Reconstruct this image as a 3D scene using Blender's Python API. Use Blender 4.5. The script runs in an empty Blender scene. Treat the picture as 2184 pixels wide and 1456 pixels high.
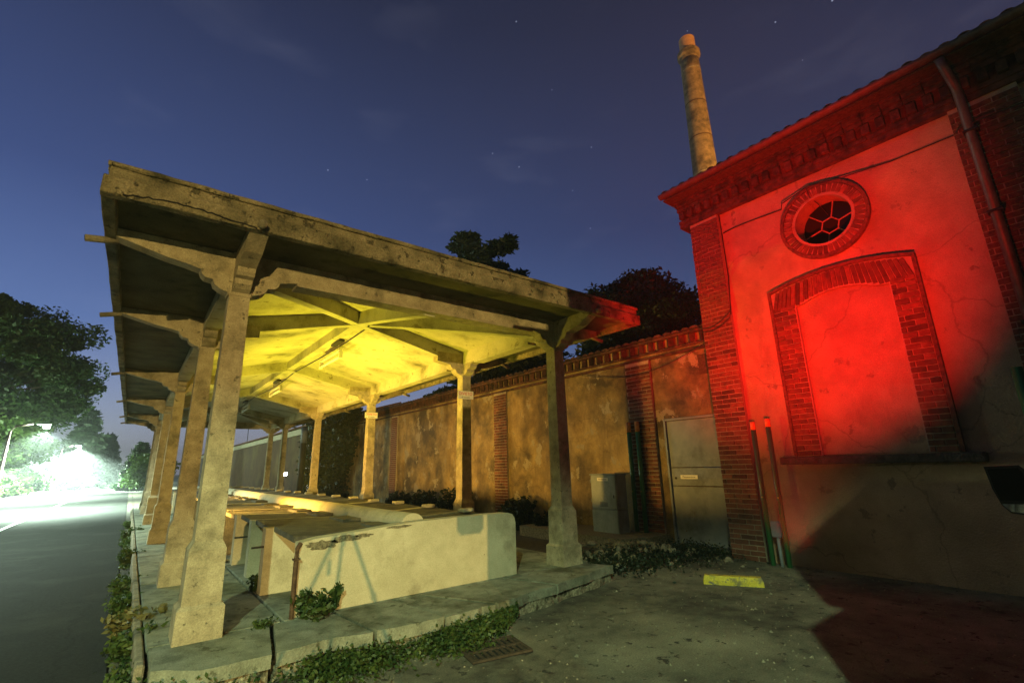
import bpy, bmesh, math, random
import numpy as np
from mathutils import Vector, Matrix
from mathutils.geometry import tessellate_polygon
random.seed(7); rng = np.random.default_rng(7)
R = math.radians
scene = bpy.context.scene
COL = scene.collection

# ------------------------------------------------------------------ camera
FPX, YAW, PITCH, ROLL = 1014.0, R(38.05), R(14.61), R(-1.41)
CAMH = 1.5
_f = Vector((math.sin(YAW)*math.cos(PITCH), math.cos(YAW)*math.cos(PITCH), math.sin(PITCH)))
_r0 = Vector((math.cos(YAW), -math.sin(YAW), 0)); _u0 = _r0.cross(_f)
_r = _r0*math.cos(ROLL) + _u0*math.sin(ROLL); _u = _u0*math.cos(ROLL) - _r0*math.sin(ROLL)
cam_d = bpy.data.cameras.new('camera'); cam = bpy.data.objects.new('camera', cam_d); COL.objects.link(cam)
cam_d.sensor_width = 36.0; cam_d.lens = FPX/2184*36.0; cam_d.clip_end = 3000; cam_d.clip_start = 0.05
M = Matrix((( _r.x, _u.x, -_f.x, 0), (_r.y, _u.y, -_f.y, 0), (_r.z, _u.z, -_f.z, CAMH), (0, 0, 0, 1)))
cam.matrix_world = M
scene.camera = cam
def pix(x, y, ax, val):
    d = _r*((x-1092)/FPX) - _u*((y-728)/FPX) + _f
    c = Vector((0, 0, CAMH)); t = (val-c[ax])/d[ax]
    return c + d*t

# ------------------------------------------------------------------ world: dusk sky
w = bpy.data.worlds.new('World'); scene.world = w; w.use_nodes = True
nt = w.node_tree; nt.nodes.clear()
out = nt.nodes.new('ShaderNodeOutputWorld'); bg = nt.nodes.new('ShaderNodeBackground')
sky = nt.nodes.new('ShaderNodeTexSky'); sky.sky_type = 'NISHITA'; sky.sun_disc = False
sky.sun_elevation = R(-2.2); sky.sun_rotation = R(-22); sky.altitude = 100
sky.air_density = 1.0; sky.dust_density = 1.2; sky.ozone_density = 2.0
SKY_STRENGTH = .30
tc = nt.nodes.new('ShaderNodeTexCoord')
# thin evening clouds
mp = nt.nodes.new('ShaderNodeMapping'); mp.inputs['Scale'].default_value = (2.2, 2.2, 7.0)
cn = nt.nodes.new('ShaderNodeTexNoise'); cn.inputs['Scale'].default_value = 2.3; cn.inputs['Detail'].default_value = 6
cr = nt.nodes.new('ShaderNodeValToRGB'); cr.color_ramp.elements[0].position = .56; cr.color_ramp.elements[1].position = .80
nt.links.new(tc.outputs['Generated'], mp.inputs['Vector']); nt.links.new(mp.outputs[0], cn.inputs['Vector'])
nt.links.new(cn.outputs['Fac'], cr.inputs['Fac'])
tint = nt.nodes.new('ShaderNodeMix'); tint.data_type = 'RGBA'; tint.blend_type = 'MULTIPLY'; tint.inputs['Factor'].default_value = 1
tint.inputs[7].default_value = (.62, .84, 1.22, 1)
nt.links.new(sky.outputs[0], tint.inputs[6])
# stars
vo = nt.nodes.new('ShaderNodeTexVoronoi'); vo.inputs['Scale'].default_value = 42
lt = nt.nodes.new('ShaderNodeMath'); lt.operation = 'LESS_THAN'; lt.inputs[1].default_value = .055
sp = nt.nodes.new('ShaderNodeSeparateColor'); gt = nt.nodes.new('ShaderNodeMath'); gt.operation = 'GREATER_THAN'; gt.inputs[1].default_value = .80
mu = nt.nodes.new('ShaderNodeMath'); mu.operation = 'MULTIPLY'
nt.links.new(tc.outputs['Generated'], vo.inputs['Vector']); nt.links.new(vo.outputs['Distance'], lt.inputs[0])
nt.links.new(vo.outputs['Color'], sp.inputs[0]); nt.links.new(sp.outputs[0], gt.inputs[0])
nt.links.new(lt.outputs[0], mu.inputs[0]); nt.links.new(gt.outputs[0], mu.inputs[1])
cl = nt.nodes.new('ShaderNodeMix'); cl.data_type = 'RGBA'; cl.blend_type = 'ADD'
cl.inputs[7].default_value = (.05, .05, .06, 1)
cmul = nt.nodes.new('ShaderNodeMath'); cmul.operation = 'MULTIPLY'; cmul.inputs[1].default_value = .35
nt.links.new(cr.outputs[0], cmul.inputs[0]); nt.links.new(cmul.outputs[0], cl.inputs['Factor'])
base_g = nt.nodes.new('ShaderNodeMix'); base_g.data_type = 'RGBA'; base_g.blend_type = 'ADD'; base_g.inputs['Factor'].default_value = 1
base_g.inputs[7].default_value = (.009, .0068, .010, 1)      # town glow of the night air
scl = nt.nodes.new('ShaderNodeMix'); scl.data_type = 'RGBA'; scl.blend_type = 'MULTIPLY'; scl.inputs['Factor'].default_value = 1
scl.inputs[7].default_value = (SKY_STRENGTH,)*3+(1,)
nt.links.new(tint.outputs[2], scl.inputs[6])
# band of twilight towards the set sun, fading upwards and round the horizon
sx = nt.nodes.new('ShaderNodeSeparateXYZ'); nt.links.new(tc.outputs['Generated'], sx.inputs[0])
dz = nt.nodes.new('ShaderNodeValToRGB'); nt.links.new(sx.outputs['Z'], dz.inputs['Fac'])
for i_, (p_, c_) in enumerate(((0, (.36, .36, .46)), (.10, (.25, .28, .42)), (.24, (.080, .130, .31)), (.45, (.027, .046, .135)), (.75, (.006, .008, .020)), (1, (.003, .004, .010)))):
    e_ = dz.color_ramp.elements[i_] if i_ < 2 else dz.color_ramp.elements.new(p_)
    e_.position = p_; e_.color = (*c_, 1)
az = nt.nodes.new('ShaderNodeVectorMath'); az.operation = 'DOT_PRODUCT'; az.inputs[1].default_value = (-.30, .95, 0); nt.links.new(tc.outputs['Generated'], az.inputs[0])
ar = nt.nodes.new('ShaderNodeMapRange'); ar.inputs['From Min'].default_value = -.6; ar.inputs['From Max'].default_value = 1.0; ar.inputs['To Min'].default_value = .10; ar.inputs['To Max'].default_value = 1.0
nt.links.new(az.outputs['Value'], ar.inputs['Value'])
gl = nt.nodes.new('ShaderNodeMix'); gl.data_type = 'RGBA'; gl.blend_type = 'ADD'; nt.links.new(ar.outputs[0], gl.inputs['Factor'])
nt.links.new(scl.outputs[2], gl.inputs[6]); nt.links.new(dz.outputs[0], gl.inputs[7]); nt.links.new(gl.outputs[2], base_g.inputs[6])
nt.links.new(base_g.outputs[2], cl.inputs[6])
st = nt.nodes.new('ShaderNodeMix'); st.data_type = 'RGBA'; st.blend_type = 'ADD'; st.inputs[7].default_value = (.22, .25, .34, 1)
nt.links.new(mu.outputs[0], st.inputs['Factor']); nt.links.new(cl.outputs[2], st.inputs[6])
nt.links.new(st.outputs[2], bg.inputs['Color']); bg.inputs['Strength'].default_value = 1.0
nt.links.new(bg.outputs[0], out.inputs['Surface'])

# ------------------------------------------------------------------ lights
def aim(o, target):
    d = Vector(target) - o.location
    o.rotation_euler = d.to_track_quat('-Z', 'Y').to_euler()
def lamp(name, kind, loc, color, power, target=None, size=.05, cone=90, blend=.5):
    l = bpy.data.lights.new(name, kind); l.energy = power; l.color = color
    o = bpy.data.objects.new(name, l); COL.objects.link(o); o.location = loc
    if kind in ('SPOT', 'POINT'): l.shadow_soft_size = size
    if kind == 'SPOT': l.spot_size = R(cone); l.spot_blend = blend
    if target is not None: aim(o, target)
    return o
sun = bpy.data.lights.new('sun', 'SUN'); sun.energy = .02; sun.angle = R(12); sun.color = (.75, .82, 1)
so = bpy.data.objects.new('sun', sun); COL.objects.link(so); so.rotation_euler = (R(60), 0, R(158))
GREENW = (.72, 1.0, .66)
# street lamp on the far kerb, level with the camera, just outside the left of the frame
lamp('street_light', 'SPOT', (-4.2, -3.85, 6.4), (.74, 1.0, .55), 4700, (-4.0, -3.8, 0), .06, 135, .15)
# street lamp farther back along the road: low flat light that throws the tripod's shadow on the wash house
lamp('street_light_back', 'SPOT', (-10.2, -29.5, 2.7), (1.0, .72, .24), 36000, (1.5, 5, 2.5), .10, 60, .6)
# coloured torches of the long exposure
for ty, e, dy, cn_ in ((7.9, 600, -.35, 114), (10.6, 800, .3, 110), (14.2, 480, .3, 112)):
    lamp('yellow_torch', 'SPOT', (2.1, ty, 1.08), (1.0, .82, .04), e, (3.1, ty+dy, 3.9), .08, cn_, .85)
lamp('red_torch', 'SPOT', (3.0, 1.3, 1.0), (1.0, .012, .004), 4500, (7.8, 3.3, 4.5), .07, 62, 1.0)
# amber torch swept along the wall from inside the wash house
for hy, e, ay in ((9.6, 1750, 9.6), (14.4, 1700, 15.0)):
    lamp('amber_torch', 'SPOT', (.28, hy, 1.12), (1.0, .56, .09), e, (8, ay, 2.3), .12, 92, .8)
# factory yard flood light washing the chimney
lamp('yard_flood', 'SPOT', (17.5, -6, 7.5), (1.0, .44, .09), 36000, (22, 11, 21), .3, 50, .8)

scene.view_settings.view_transform = 'Standard'; scene.view_settings.look = 'None'
scene.view_settings.exposure = 0.0; scene.view_settings.gamma = 1.0; scene.view_settings.use_curve_mapping = False
scene.cycles.max_bounces = 6; scene.cycles.diffuse_bounces = 3; scene.cycles.use_denoising = True
scene.cycles.sample_clamp_indirect = 6.0

# ------------------------------------------------------------------ materials
def mat(name, c1, c2=None, scale=6, rough=.85, bump=.2, bscale=60, metal=0, streak=1.0, c3=None, c3scale=1.2, c3lo=.5, c3hi=.65, rand=0, coat=0, detail=6, patch=None, drip=None, crack=0, grain=.25):
    m = bpy.data.materials.new(name); m.use_nodes = True; t = m.node_tree; b = t.nodes['Principled BSDF']
    L = t.links.new; N = t.nodes.new
    b.inputs['Roughness'].default_value = rough; b.inputs['Metallic'].default_value = metal
    if coat: b.inputs['Coat Weight'].default_value = coat
    g = N('ShaderNodeNewGeometry'); mp = N('ShaderNodeMapping'); mp.inputs['Scale'].default_value = (1, 1, streak)
    L(g.outputs['Position'], mp.inputs['Vector'])
    n = N('ShaderNodeTexNoise'); n.inputs['Scale'].default_value = scale; n.inputs['Detail'].default_value = detail; n.inputs['Roughness'].default_value = .62
    L(mp.outputs[0], n.inputs['Vector'])
    r = N('ShaderNodeValToRGB'); r.color_ramp.elements[0].position = .33; r.color_ramp.elements[1].position = .67
    r.color_ramp.elements[0].color = (*c1, 1); r.color_ramp.elements[1].color = (*(c2 or c1), 1)
    L(n.outputs['Fac'], r.inputs['Fac']); col = r.outputs[0]
    if c3 is not None:
        n3 = N('ShaderNodeTexNoise'); n3.inputs['Scale'].default_value = c3scale; n3.inputs['Detail'].default_value = 8; n3.inputs['Roughness'].default_value = .65
        L(mp.outputs[0], n3.inputs['Vector'])
        r3 = N('ShaderNodeValToRGB'); r3.color_ramp.elements[0].position = c3lo; r3.color_ramp.elements[1].position = c3hi
        L(n3.outputs['Fac'], r3.inputs['Fac'])
        mx = N('ShaderNodeMix'); mx.data_type = 'RGBA'; L(r3.outputs[0], mx.inputs['Factor']); L(col, mx.inputs[6]); mx.inputs[7].default_value = (*c3, 1)
        col = mx.outputs[2]
    def layer(col, vec, sc, lo, hi, c, det=8, rgh=.65):
        nn = N('ShaderNodeTexNoise'); nn.inputs['Scale'].default_value = sc; nn.inputs['Detail'].default_value = det; nn.inputs['Roughness'].default_value = rgh
        L(vec, nn.inputs['Vector']); rr = N('ShaderNodeValToRGB'); rr.color_ramp.elements[0].position = lo; rr.color_ramp.elements[1].position = hi
        L(nn.outputs['Fac'], rr.inputs['Fac']); m2 = N('ShaderNodeMix'); m2.data_type = 'RGBA'; L(rr.outputs[0], m2.inputs['Factor']); L(col, m2.inputs[6]); m2.inputs[7].default_value = (*c, 1)
        return m2.outputs[2], rr.outputs[0]
    height = []
    if drip:
        md = N('ShaderNodeMapping'); md.inputs['Scale'].default_value = (1.9, 1.9, .55); L(g.outputs['Position'], md.inputs['Vector'])
        col, _h = layer(col, md.outputs[0], 1.0, drip[1], drip[2], drip[0])
    if patch:
        col, _h = layer(col, g.outputs['Position'], patch[1], patch[2], patch[3], patch[0]); height.append((_h, -.6))
    if crack:
        wn = N('ShaderNodeTexNoise'); wn.inputs['Scale'].default_value = 2.2; wn.inputs['Detail'].default_value = 5; L(g.outputs['Position'], wn.inputs['Vector'])
        av = N('ShaderNodeVectorMath'); av.operation = 'MULTIPLY_ADD'; av.inputs[1].default_value = (.5, .5, .5); L(wn.outputs['Color'], av.inputs[0]); L(g.outputs['Position'], av.inputs[2])
        vv = N('ShaderNodeTexVoronoi'); vv.feature = 'DISTANCE_TO_EDGE'; vv.inputs['Scale'].default_value = crack; L(av.outputs[0], vv.inputs['Vector'])
        rc = N('ShaderNodeValToRGB'); rc.color_ramp.elements[0].position = .0; rc.color_ramp.elements[1].position = .008; rc.color_ramp.elements[0].color = (.35, .33, .30, 1); L(vv.outputs['Distance'], rc.inputs['Fac'])
        mc_ = N('ShaderNodeMix'); mc_.data_type = 'RGBA'; mc_.blend_type = 'MULTIPLY'; mc_.inputs['Factor'].default_value = .5; L(col, mc_.inputs[6]); L(rc.outputs[0], mc_.inputs[7]); col = mc_.outputs[2]
    if grain:
        ng = N('ShaderNodeTexNoise'); ng.inputs['Scale'].default_value = 75; ng.inputs['Detail'].default_value = 6; ng.inputs['Roughness'].default_value = .75; L(g.outputs['Position'], ng.inputs['Vector'])
        mg = N('ShaderNodeMapRange'); mg.inputs['From Min'].default_value = .3; mg.inputs['From Max'].default_value = .7; mg.inputs['To Min'].default_value = 1-grain; mg.inputs['To Max'].default_value = 1+grain*.7; L(ng.outputs['Fac'], mg.inputs['Value'])
        vg = N('ShaderNodeVectorMath'); vg.operation = 'SCALE'; L(col, vg.inputs[0]); L(mg.outputs[0], vg.inputs['Scale']); col = vg.outputs[0]
    if rand:
        oi = N('ShaderNodeObjectInfo'); hs = N('ShaderNodeHueSaturation'); mr = N('ShaderNodeMapRange')
        mr.inputs['To Min'].default_value = 1-rand; mr.inputs['To Max'].default_value = 1+rand
        L(oi.outputs['Random'], mr.inputs['Value']); L(mr.outputs[0], hs.inputs['Value']); L(col, hs.inputs['Color']); col = hs.outputs[0]
    L(col, b.inputs['Base Color'])
    if bump:
        nb = N('ShaderNodeTexNoise'); nb.inputs['Scale'].default_value = bscale; nb.inputs['Detail'].default_value = 5
        L(g.outputs['Position'], nb.inputs['Vector'])
        bp = N('ShaderNodeBump'); bp.inputs['Strength'].default_value = bump; bp.inputs['Distance'].default_value = .02
        hh = nb.outputs['Fac']
        for _h, wgt in height:
            ma = N('ShaderNodeMath'); ma.operation = 'MULTIPLY_ADD'; ma.inputs[1].default_value = wgt; L(_h, ma.inputs[0]); L(hh, ma.inputs[2]); hh = ma.outputs[0]
        L(hh, bp.inputs['Height']); L(bp.outputs[0], b.inputs['Normal'])
    return m
def foliage(name, c1, c2, scale=1.5):
    m = bpy.data.materials.new(name); m.use_nodes = True; t = m.node_tree; L = t.links.new; N = t.nodes.new
    b = t.nodes['Principled BSDF']; b.inputs['Roughness'].default_value = .55
    g = N('ShaderNodeNewGeometry'); n = N('ShaderNodeTexNoise'); n.inputs['Scale'].default_value = scale; n.inputs['Detail'].default_value = 8
    L(g.outputs['Position'], n.inputs['Vector'])
    r = N('ShaderNodeValToRGB'); r.color_ramp.elements[0].position = .35; r.color_ramp.elements[1].position = .65
    r.color_ramp.elements[0].color = (*c1, 1); r.color_ramp.elements[1].color = (*c2, 1)
    L(n.outputs['Fac'], r.inputs['Fac']); L(r.outputs[0], b.inputs['Base Color'])
    tr = N('ShaderNodeBsdfTranslucent'); L(r.outputs[0], tr.inputs['Color'])
    mx = N('ShaderNodeMixShader'); mx.inputs[0].default_value = .3
    L(b.outputs[0], mx.inputs[1]); L(tr.outputs[0], mx.inputs[2]); L(mx.outputs[0], t.nodes['Material Output'].inputs['Surface'])
    return m
def emit(name, c, s):
    m = bpy.data.materials.new(name); m.use_nodes = True; t = m.node_tree; b = t.nodes['Principled BSDF']
    b.inputs['Emission Color'].default_value = (*c, 1); b.inputs['Emission Strength'].default_value = s; b.inputs['Base Color'].default_value = (*c, 1)
    return m
CONC = mat('weathered_concrete', (.20, .175, .12), (.36, .32, .23), 9, .92, .7, 70, c3=(.06, .06, .04), c3scale=3.0, c3lo=.50, c3hi=.70, grain=.4)
FASC = mat('rough_cast_concrete', (.16, .14, .075), (.34, .29, .18), 14, .95, 1.0, 45, c3=(.045, .045, .02), c3scale=3.5, c3lo=.47, c3hi=.66, patch=((.10, .09, .05), 9, .58, .62), grain=.5)
CEIL = mat('stained_limewash', (.42, .39, .27), (.58, .54, .40), 3, .92, .4, 40, c3=(.13, .12, .05), c3scale=1.5, c3lo=.48, c3hi=.70, patch=((.24, .21, .11), 4.5, .60, .66), grain=.25)
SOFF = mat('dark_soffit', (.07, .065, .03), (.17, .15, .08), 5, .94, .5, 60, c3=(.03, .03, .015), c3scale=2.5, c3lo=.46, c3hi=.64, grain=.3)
COLM = mat('column_concrete', (.30, .25, .155), (.48, .41, .27), 7, .92, .6, 100, c3=(.12, .105, .06), c3scale=2.4, c3lo=.50, c3hi=.72, patch=((.16, .14, .09), 16, .62, .66), grain=.35)
TPLA = mat('cream_plaster', (.44, .39, .26), (.56, .50, .35), 5, .9, .3, 50, c3=(.30, .26, .17), c3scale=2.2, c3lo=.56, c3hi=.72, patch=((.19, .16, .10), 5.5, .68, .71), grain=.22)
RUBL = mat('bare_rubble', (.09, .075, .045), (.28, .24, .15), 30, .95, 1.0, 45, grain=.5)
RISE = mat('broken_riser', (.10, .09, .055), (.42, .38, .27), 26, .95, 1.0, 35, c3=(.05, .05, .03), c3scale=7, c3lo=.5, c3hi=.6, grain=.5)
SLAB = mat('washboard_stone', (.06, .055, .038), (.14, .125, .085), 8, .8, .6, 60, c3=(.035, .03, .022), c3scale=3, grain=.35)
PAVE = mat('pale_paving', (.18, .19, .14), (.30, .31, .24), 6, .88, .5, 80, c3=(.065, .07, .042), c3scale=2.2, c3lo=.47, c3hi=.66, patch=((.08, .085, .05), 7, .60, .66), crack=1.1, grain=.35)
ASPH = mat('asphalt', (.013, .014, .0135), (.030, .031, .029), 30, .60, .6, 260, c3=(.042, .042, .038), c3scale=.9, c3lo=.50, c3hi=.72, crack=.35, grain=.55)
YARD = mat('worn_yard_asphalt', (.038, .038, .030), (.14, .14, .10), 5, .9, .8, 140, c3=(.34, .33, .235), c3scale=.55, c3lo=.43, c3hi=.70, patch=((.045, .045, .034), 7, .60, .63), crack=.45, grain=.55)
ASPH.node_tree.nodes['Principled BSDF'].inputs['Specular IOR Level'].default_value = .12; ASPH.node_tree.nodes['Principled BSDF'].inputs['Roughness'].default_value = .85
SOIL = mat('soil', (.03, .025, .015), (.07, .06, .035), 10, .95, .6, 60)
PAINT = mat('road_paint', (.55, .55, .52), (.75, .75, .72), 12, .6, .15, 120)
PINK = mat('facade_plaster', (.33, .24, .15), (.42, .31, .20), 3, .93, .6, 48, c3=(.25, .18, .115), c3scale=1.1, c3lo=.48, c3hi=.70, drip=((.20, .15, .10), .60, .80), patch=((.24, .175, .115), 3.2, .62, .64), crack=.55, grain=.28)
OCHR = mat('stained_ochre_plaster', (.24, .16, .06), (.46, .34, .15), 2.2, .93, .7, 40, c3=(.075, .058, .035), c3scale=.8, c3lo=.44, c3hi=.64, drip=((.10, .07, .04), .52, .78), patch=((.33, .28, .19), 2.2, .58, .605), crack=.8, grain=.3)
BRIK = mat('brick', (.11, .036, .02), (.21, .078, .042), 12, .92, .7, 110, rand=.5, c3=(.07, .035, .022), c3scale=9, c3lo=.55, c3hi=.7)
BRIS = mat('brick_joined', (.09, .03, .018), (.21, .078, .042), 22, .92, .7, 110, c3=(.06, .03, .02), c3scale=14)
BRID = mat('dark_brick', (.055, .022, .016), (.13, .05, .032), 14, .94, .8, 90, c3=(.03, .018, .014), c3scale=6, c3lo=.45, c3hi=.62, rand=.4)
MORT = mat('mortar', (.30, .25, .18), (.40, .34, .25), 20, .95, .5, 100)
TILE = mat('roof_tile', (.14, .06, .035), (.26, .11, .06), 10, .9, .4, 70, rand=.3)
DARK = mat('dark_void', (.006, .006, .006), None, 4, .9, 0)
GLAS = mat('window_glass', (.01, .011, .012), None, 4, .25, 0, grain=0); GLAS.node_tree.nodes['Principled BSDF'].inputs['Specular IOR Level'].default_value = .15
IRON = mat('dark_iron', (.025, .022, .02), (.05, .045, .04), 20, .6, .2, 80, metal=.4)
RUST = mat('rusty_iron', (.05, .025, .012), (.13, .075, .04), 25, .8, .5, 90, metal=.2)
GRAT = mat('grate_iron', (.03, .022, .014), (.07, .05, .032), 25, .85, .5, 90)
ZINC = mat('zinc_pipe', (.10, .07, .06), (.16, .12, .11), 10, .5, .1, 60, metal=.4)
GREY = mat('grey_painted_metal', (.19, .225, .27), (.26, .295, .34), 5, .55, .2, 60, c3=(.085, .095, .11), c3scale=2.0, c3lo=.50, c3hi=.72, drip=((.09, .07, .055), .60, .75), patch=((.10, .055, .03), 9, .68, .70), grain=.15)
CABI = mat('cabinet_plastic', (.22, .25, .22), (.30, .33, .30), 4, .55, .08, 60, c3=(.14, .16, .14), c3scale=2.5, c3lo=.52, c3hi=.75, drip=((.13, .14, .11), .58, .75), grain=.12)
GPIP = mat('green_pipe', (.03, .15, .05), (.04, .19, .065), 4, .3, .03, 60)
ORNG = mat('orange_cap', (.75, .25, .04), (.85, .32, .07), 20, .5, .1, 80)
YELL = mat('worn_yellow_paint', (.55, .44, .03), (.68, .55, .06), 14, .7, .2, 80, c3=(.22, .19, .07), c3scale=9, c3lo=.50, c3hi=.62, patch=((.16, .15, .11), 16, .58, .62), grain=.35)
WHIT = mat('white_enamel', (.70, .68, .58), (.80, .78, .68), 8, .4, .05, 60)
TUBE = mat('tube_glass', (.80, .80, .72), None, 8, .25, 0)
REDL = mat('red_print', (.60, .04, .02), None, 8, .5, 0)
BLKL = mat('black_print', (.03, .03, .03), None, 8, .5, 0)
BARK = mat('bark', (.04, .03, .02), (.09, .07, .05), 12, .95, .6, 40)
ROOT = mat('wood_board', (.20, .16, .11), (.30, .25, .18), 14, .85, .3, 90)
LEAF = foliage('leaf_broad', (.025, .060, .015), (.060, .12, .03))
LEAFL = foliage('leaf_light', (.05, .10, .02), (.10, .17, .04))
PINE = foliage('needle_dark', (.014, .032, .014), (.035, .06, .025))
IVYM = foliage('ivy_dark', (.006, .016, .007), (.018, .036, .013))
WEED = foliage('weed_leaf', (.018, .050, .008), (.075, .115, .022), 9)
DRYW = foliage('weed_dry', (.10, .10, .025), (.17, .14, .045), 12)
CHIM = mat('chimney_stone', (.12, .09, .045), (.30, .22, .12), 3.5, .9, 1.0, 9, c3=(.07, .055, .035), c3scale=1.6, grain=.3)
VANP = mat('van_paint', (.55, .55, .56), None, 4, .3, 0, coat=.5)
BLKP = mat('black_plastic', (.012, .012, .014), None, 4, .35, 0)
RUBB = mat('tyre_rubber', (.02, .02, .02), None, 4, .8, 0)
MIRR = mat('mirror_glass', (.75, .8, .9), None, 4, .04, 0, metal=1)
LAMPG = emit('lamp_glow', (.85, 1, .92), 260)
LAMPW = emit('flood_glow', (1, .97, .9), 120)

# ------------------------------------------------------------------ mesh helpers
class B:
    def __init__(s): s.bm = bmesh.new()
    def box(s, x0, x1, y0, y1, z0, z1, bev=0, seg=1):
        t = bmesh.new(); bmesh.ops.create_cube(t, size=1)
        for v in t.verts: v.co = Vector((x0+(v.co.x+.5)*(x1-x0), y0+(v.co.y+.5)*(y1-y0), z0+(v.co.z+.5)*(z1-z0)))
        if bev: bmesh.ops.bevel(t, geom=t.edges[:], offset=bev, segments=seg, affect='EDGES')
        s.merge(t); return s
    def merge(s, t, mx=None):
        if mx is not None: t.transform(mx)
        me = bpy.data.meshes.new('tmp'); t.to_mesh(me); t.free(); s.bm.from_mesh(me); bpy.data.meshes.remove(me)
    def poly(s, pts, ext):
        """prism: polygon pts (3D list) extruded by vector ext"""
        e = Vector(ext); a = [s.bm.verts.new(Vector(p)) for p in pts]; b = [s.bm.verts.new(Vector(p)+e) for p in pts]
        n = len(a)
        try:
            s.bm.faces.new(a[::-1]); s.bm.faces.new(b)
        except ValueError: pass
        for i in range(n): s.bm.faces.new((a[i], a[(i+1) % n], b[(i+1) % n], b[i]))
        return s
    def sweep(s, org, dirv, prof, wid):
        d = Vector((dirv[0], dirv[1], 0)).normalized(); n = Vector((-d.y, d.x, 0))
        pts = [Vector((org[0], org[1], 0)) + d*u + Vector((0, 0, z)) - n*(wid/2) for u, z in prof]
        return s.poly(pts, n*wid)
    def tube(s, pts, r, seg=8, cap=True):
        pts = [Vector(p) for p in pts]; rings = []
        for i, p in enumerate(pts):
            a = pts[max(i-1, 0)]; c = pts[min(i+1, len(pts)-1)]; d = (c-a).normalized()
            up = Vector((0, 0, 1)) if abs(d.z) < .95 else Vector((1, 0, 0))
            x = d.cross(up).normalized(); y = x.cross(d)
            rr = r[i] if isinstance(r, (list, tuple)) else r
            rings.append([s.bm.verts.new(p + x*(math.cos(k*2*math.pi/seg)*rr) + y*(math.sin(k*2*math.pi/seg)*rr)) for k in range(seg)])
        for i in range(len(rings)-1):
            for k in range(seg): s.bm.faces.new((rings[i][k], rings[i][(k+1) % seg], rings[i+1][(k+1) % seg], rings[i+1][k]))
        if cap: s.bm.faces.new(rings[0][::-1]); s.bm.faces.new(rings[-1])
        return s
    def lathe(s, cx, cy, prof, seg=16):
        rings = [[s.bm.verts.new((cx+math.cos(k*2*math.pi/seg)*r, cy+math.sin(k*2*math.pi/seg)*r, z)) for k in range(seg)] for r, z in prof]
        for i in range(len(rings)-1):
            for k in range(seg): s.bm.faces.new((rings[i][k], rings[i][(k+1) % seg], rings[i+1][(k+1) % seg], rings[i+1][k]))
        s.bm.faces.new(rings[0][::-1]); s.bm.faces.new(rings[-1]); return s
    def loft(s, rects):
        """stack of (cx,cy,hx,hy,z) rectangles"""
        rings = [[s.bm.verts.new((cx+a*hx, cy+b*hy, z)) for a, b in ((-1, -1), (1, -1), (1, 1), (-1, 1))] for cx, cy, hx, hy, z in rects]
        for i in range(len(rings)-1):
            for k in range(4): s.bm.faces.new((rings[i][k], rings[i][(k+1) % 4], rings[i+1][(k+1) % 4], rings[i+1][k]))
        s.bm.faces.new(rings[0][::-1]); s.bm.faces.new(rings[-1]); return s
    def bevel(s, o, seg=1):
        bmesh.ops.bevel(s.bm, geom=[e for e in s.bm.edges if len(e.link_faces) == 2 and e.calc_face_angle(0) > .5], offset=o, segments=seg, affect='EDGES'); return s
    def done(s, name, m, parent=None, smooth=False, **props):
        bmesh.ops.recalc_face_normals(s.bm, faces=s.bm.faces[:])
        me = bpy.data.meshes.new(name); s.bm.to_mesh(me); s.bm.free()
        return place(name, me, m, parent, smooth, **props)
def place(name, me, m, parent=None, smooth=False, **props):
    n = len(me.vertices); co = np.empty(n*3, np.float32); me.vertices.foreach_get('co', co); co = co.reshape(-1, 3)
    lo, hi = co.min(0), co.max(0); c = np.array([(lo[0]+hi[0])/2, (lo[1]+hi[1])/2, lo[2]])
    me.vertices.foreach_set('co', (co-c).astype(np.float32).ravel()); me.update()
    if smooth: me.polygons.foreach_set('use_smooth', [True]*len(me.polygons))
    me.materials.append(m)
    o = bpy.data.objects.new(name, me); COL.objects.link(o); o.location = Vector([float(v) for v in c])
    for k, v in props.items(): o[k] = v
    if parent is not None: adopt(o, parent)
    return o
def wpos(o):
    p = Vector((0, 0, 0)) + o.location; q = o.parent
    if q: p = p + wpos(q)
    return p
def adopt(o, parent):
    o.parent = parent; o.location = o.location - wpos(parent)
def thing(name, label, cat, loc, group=None):
    o = bpy.data.objects.new(name, None); COL.objects.link(o); o.location = loc; o.empty_display_size = .2
    o['label'] = label; o['category'] = cat
    if group: o['group'] = group
    return o
def inst(name, me, loc, parent, rot=None, scale=None):
    o = bpy.data.objects.new(name, me); COL.objects.link(o); o.location = Vector(loc)
    if parent: adopt(o, parent)
    if rot is not None: o.rotation_euler = rot
    if scale is not None: o.scale = scale
    return o
def unit_box(name, m, bev=.06):
    t = bmesh.new(); bmesh.ops.create_cube(t, size=1); bmesh.ops.bevel(t, geom=t.edges[:], offset=bev, segments=1, affect='EDGES')
    me = bpy.data.meshes.new(name); t.to_mesh(me); t.free(); me.materials.append(m); return me
BRICK_ME = unit_box('brick', BRIK, .05); DENT_ME = unit_box('dentil', BRID, .05)
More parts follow.
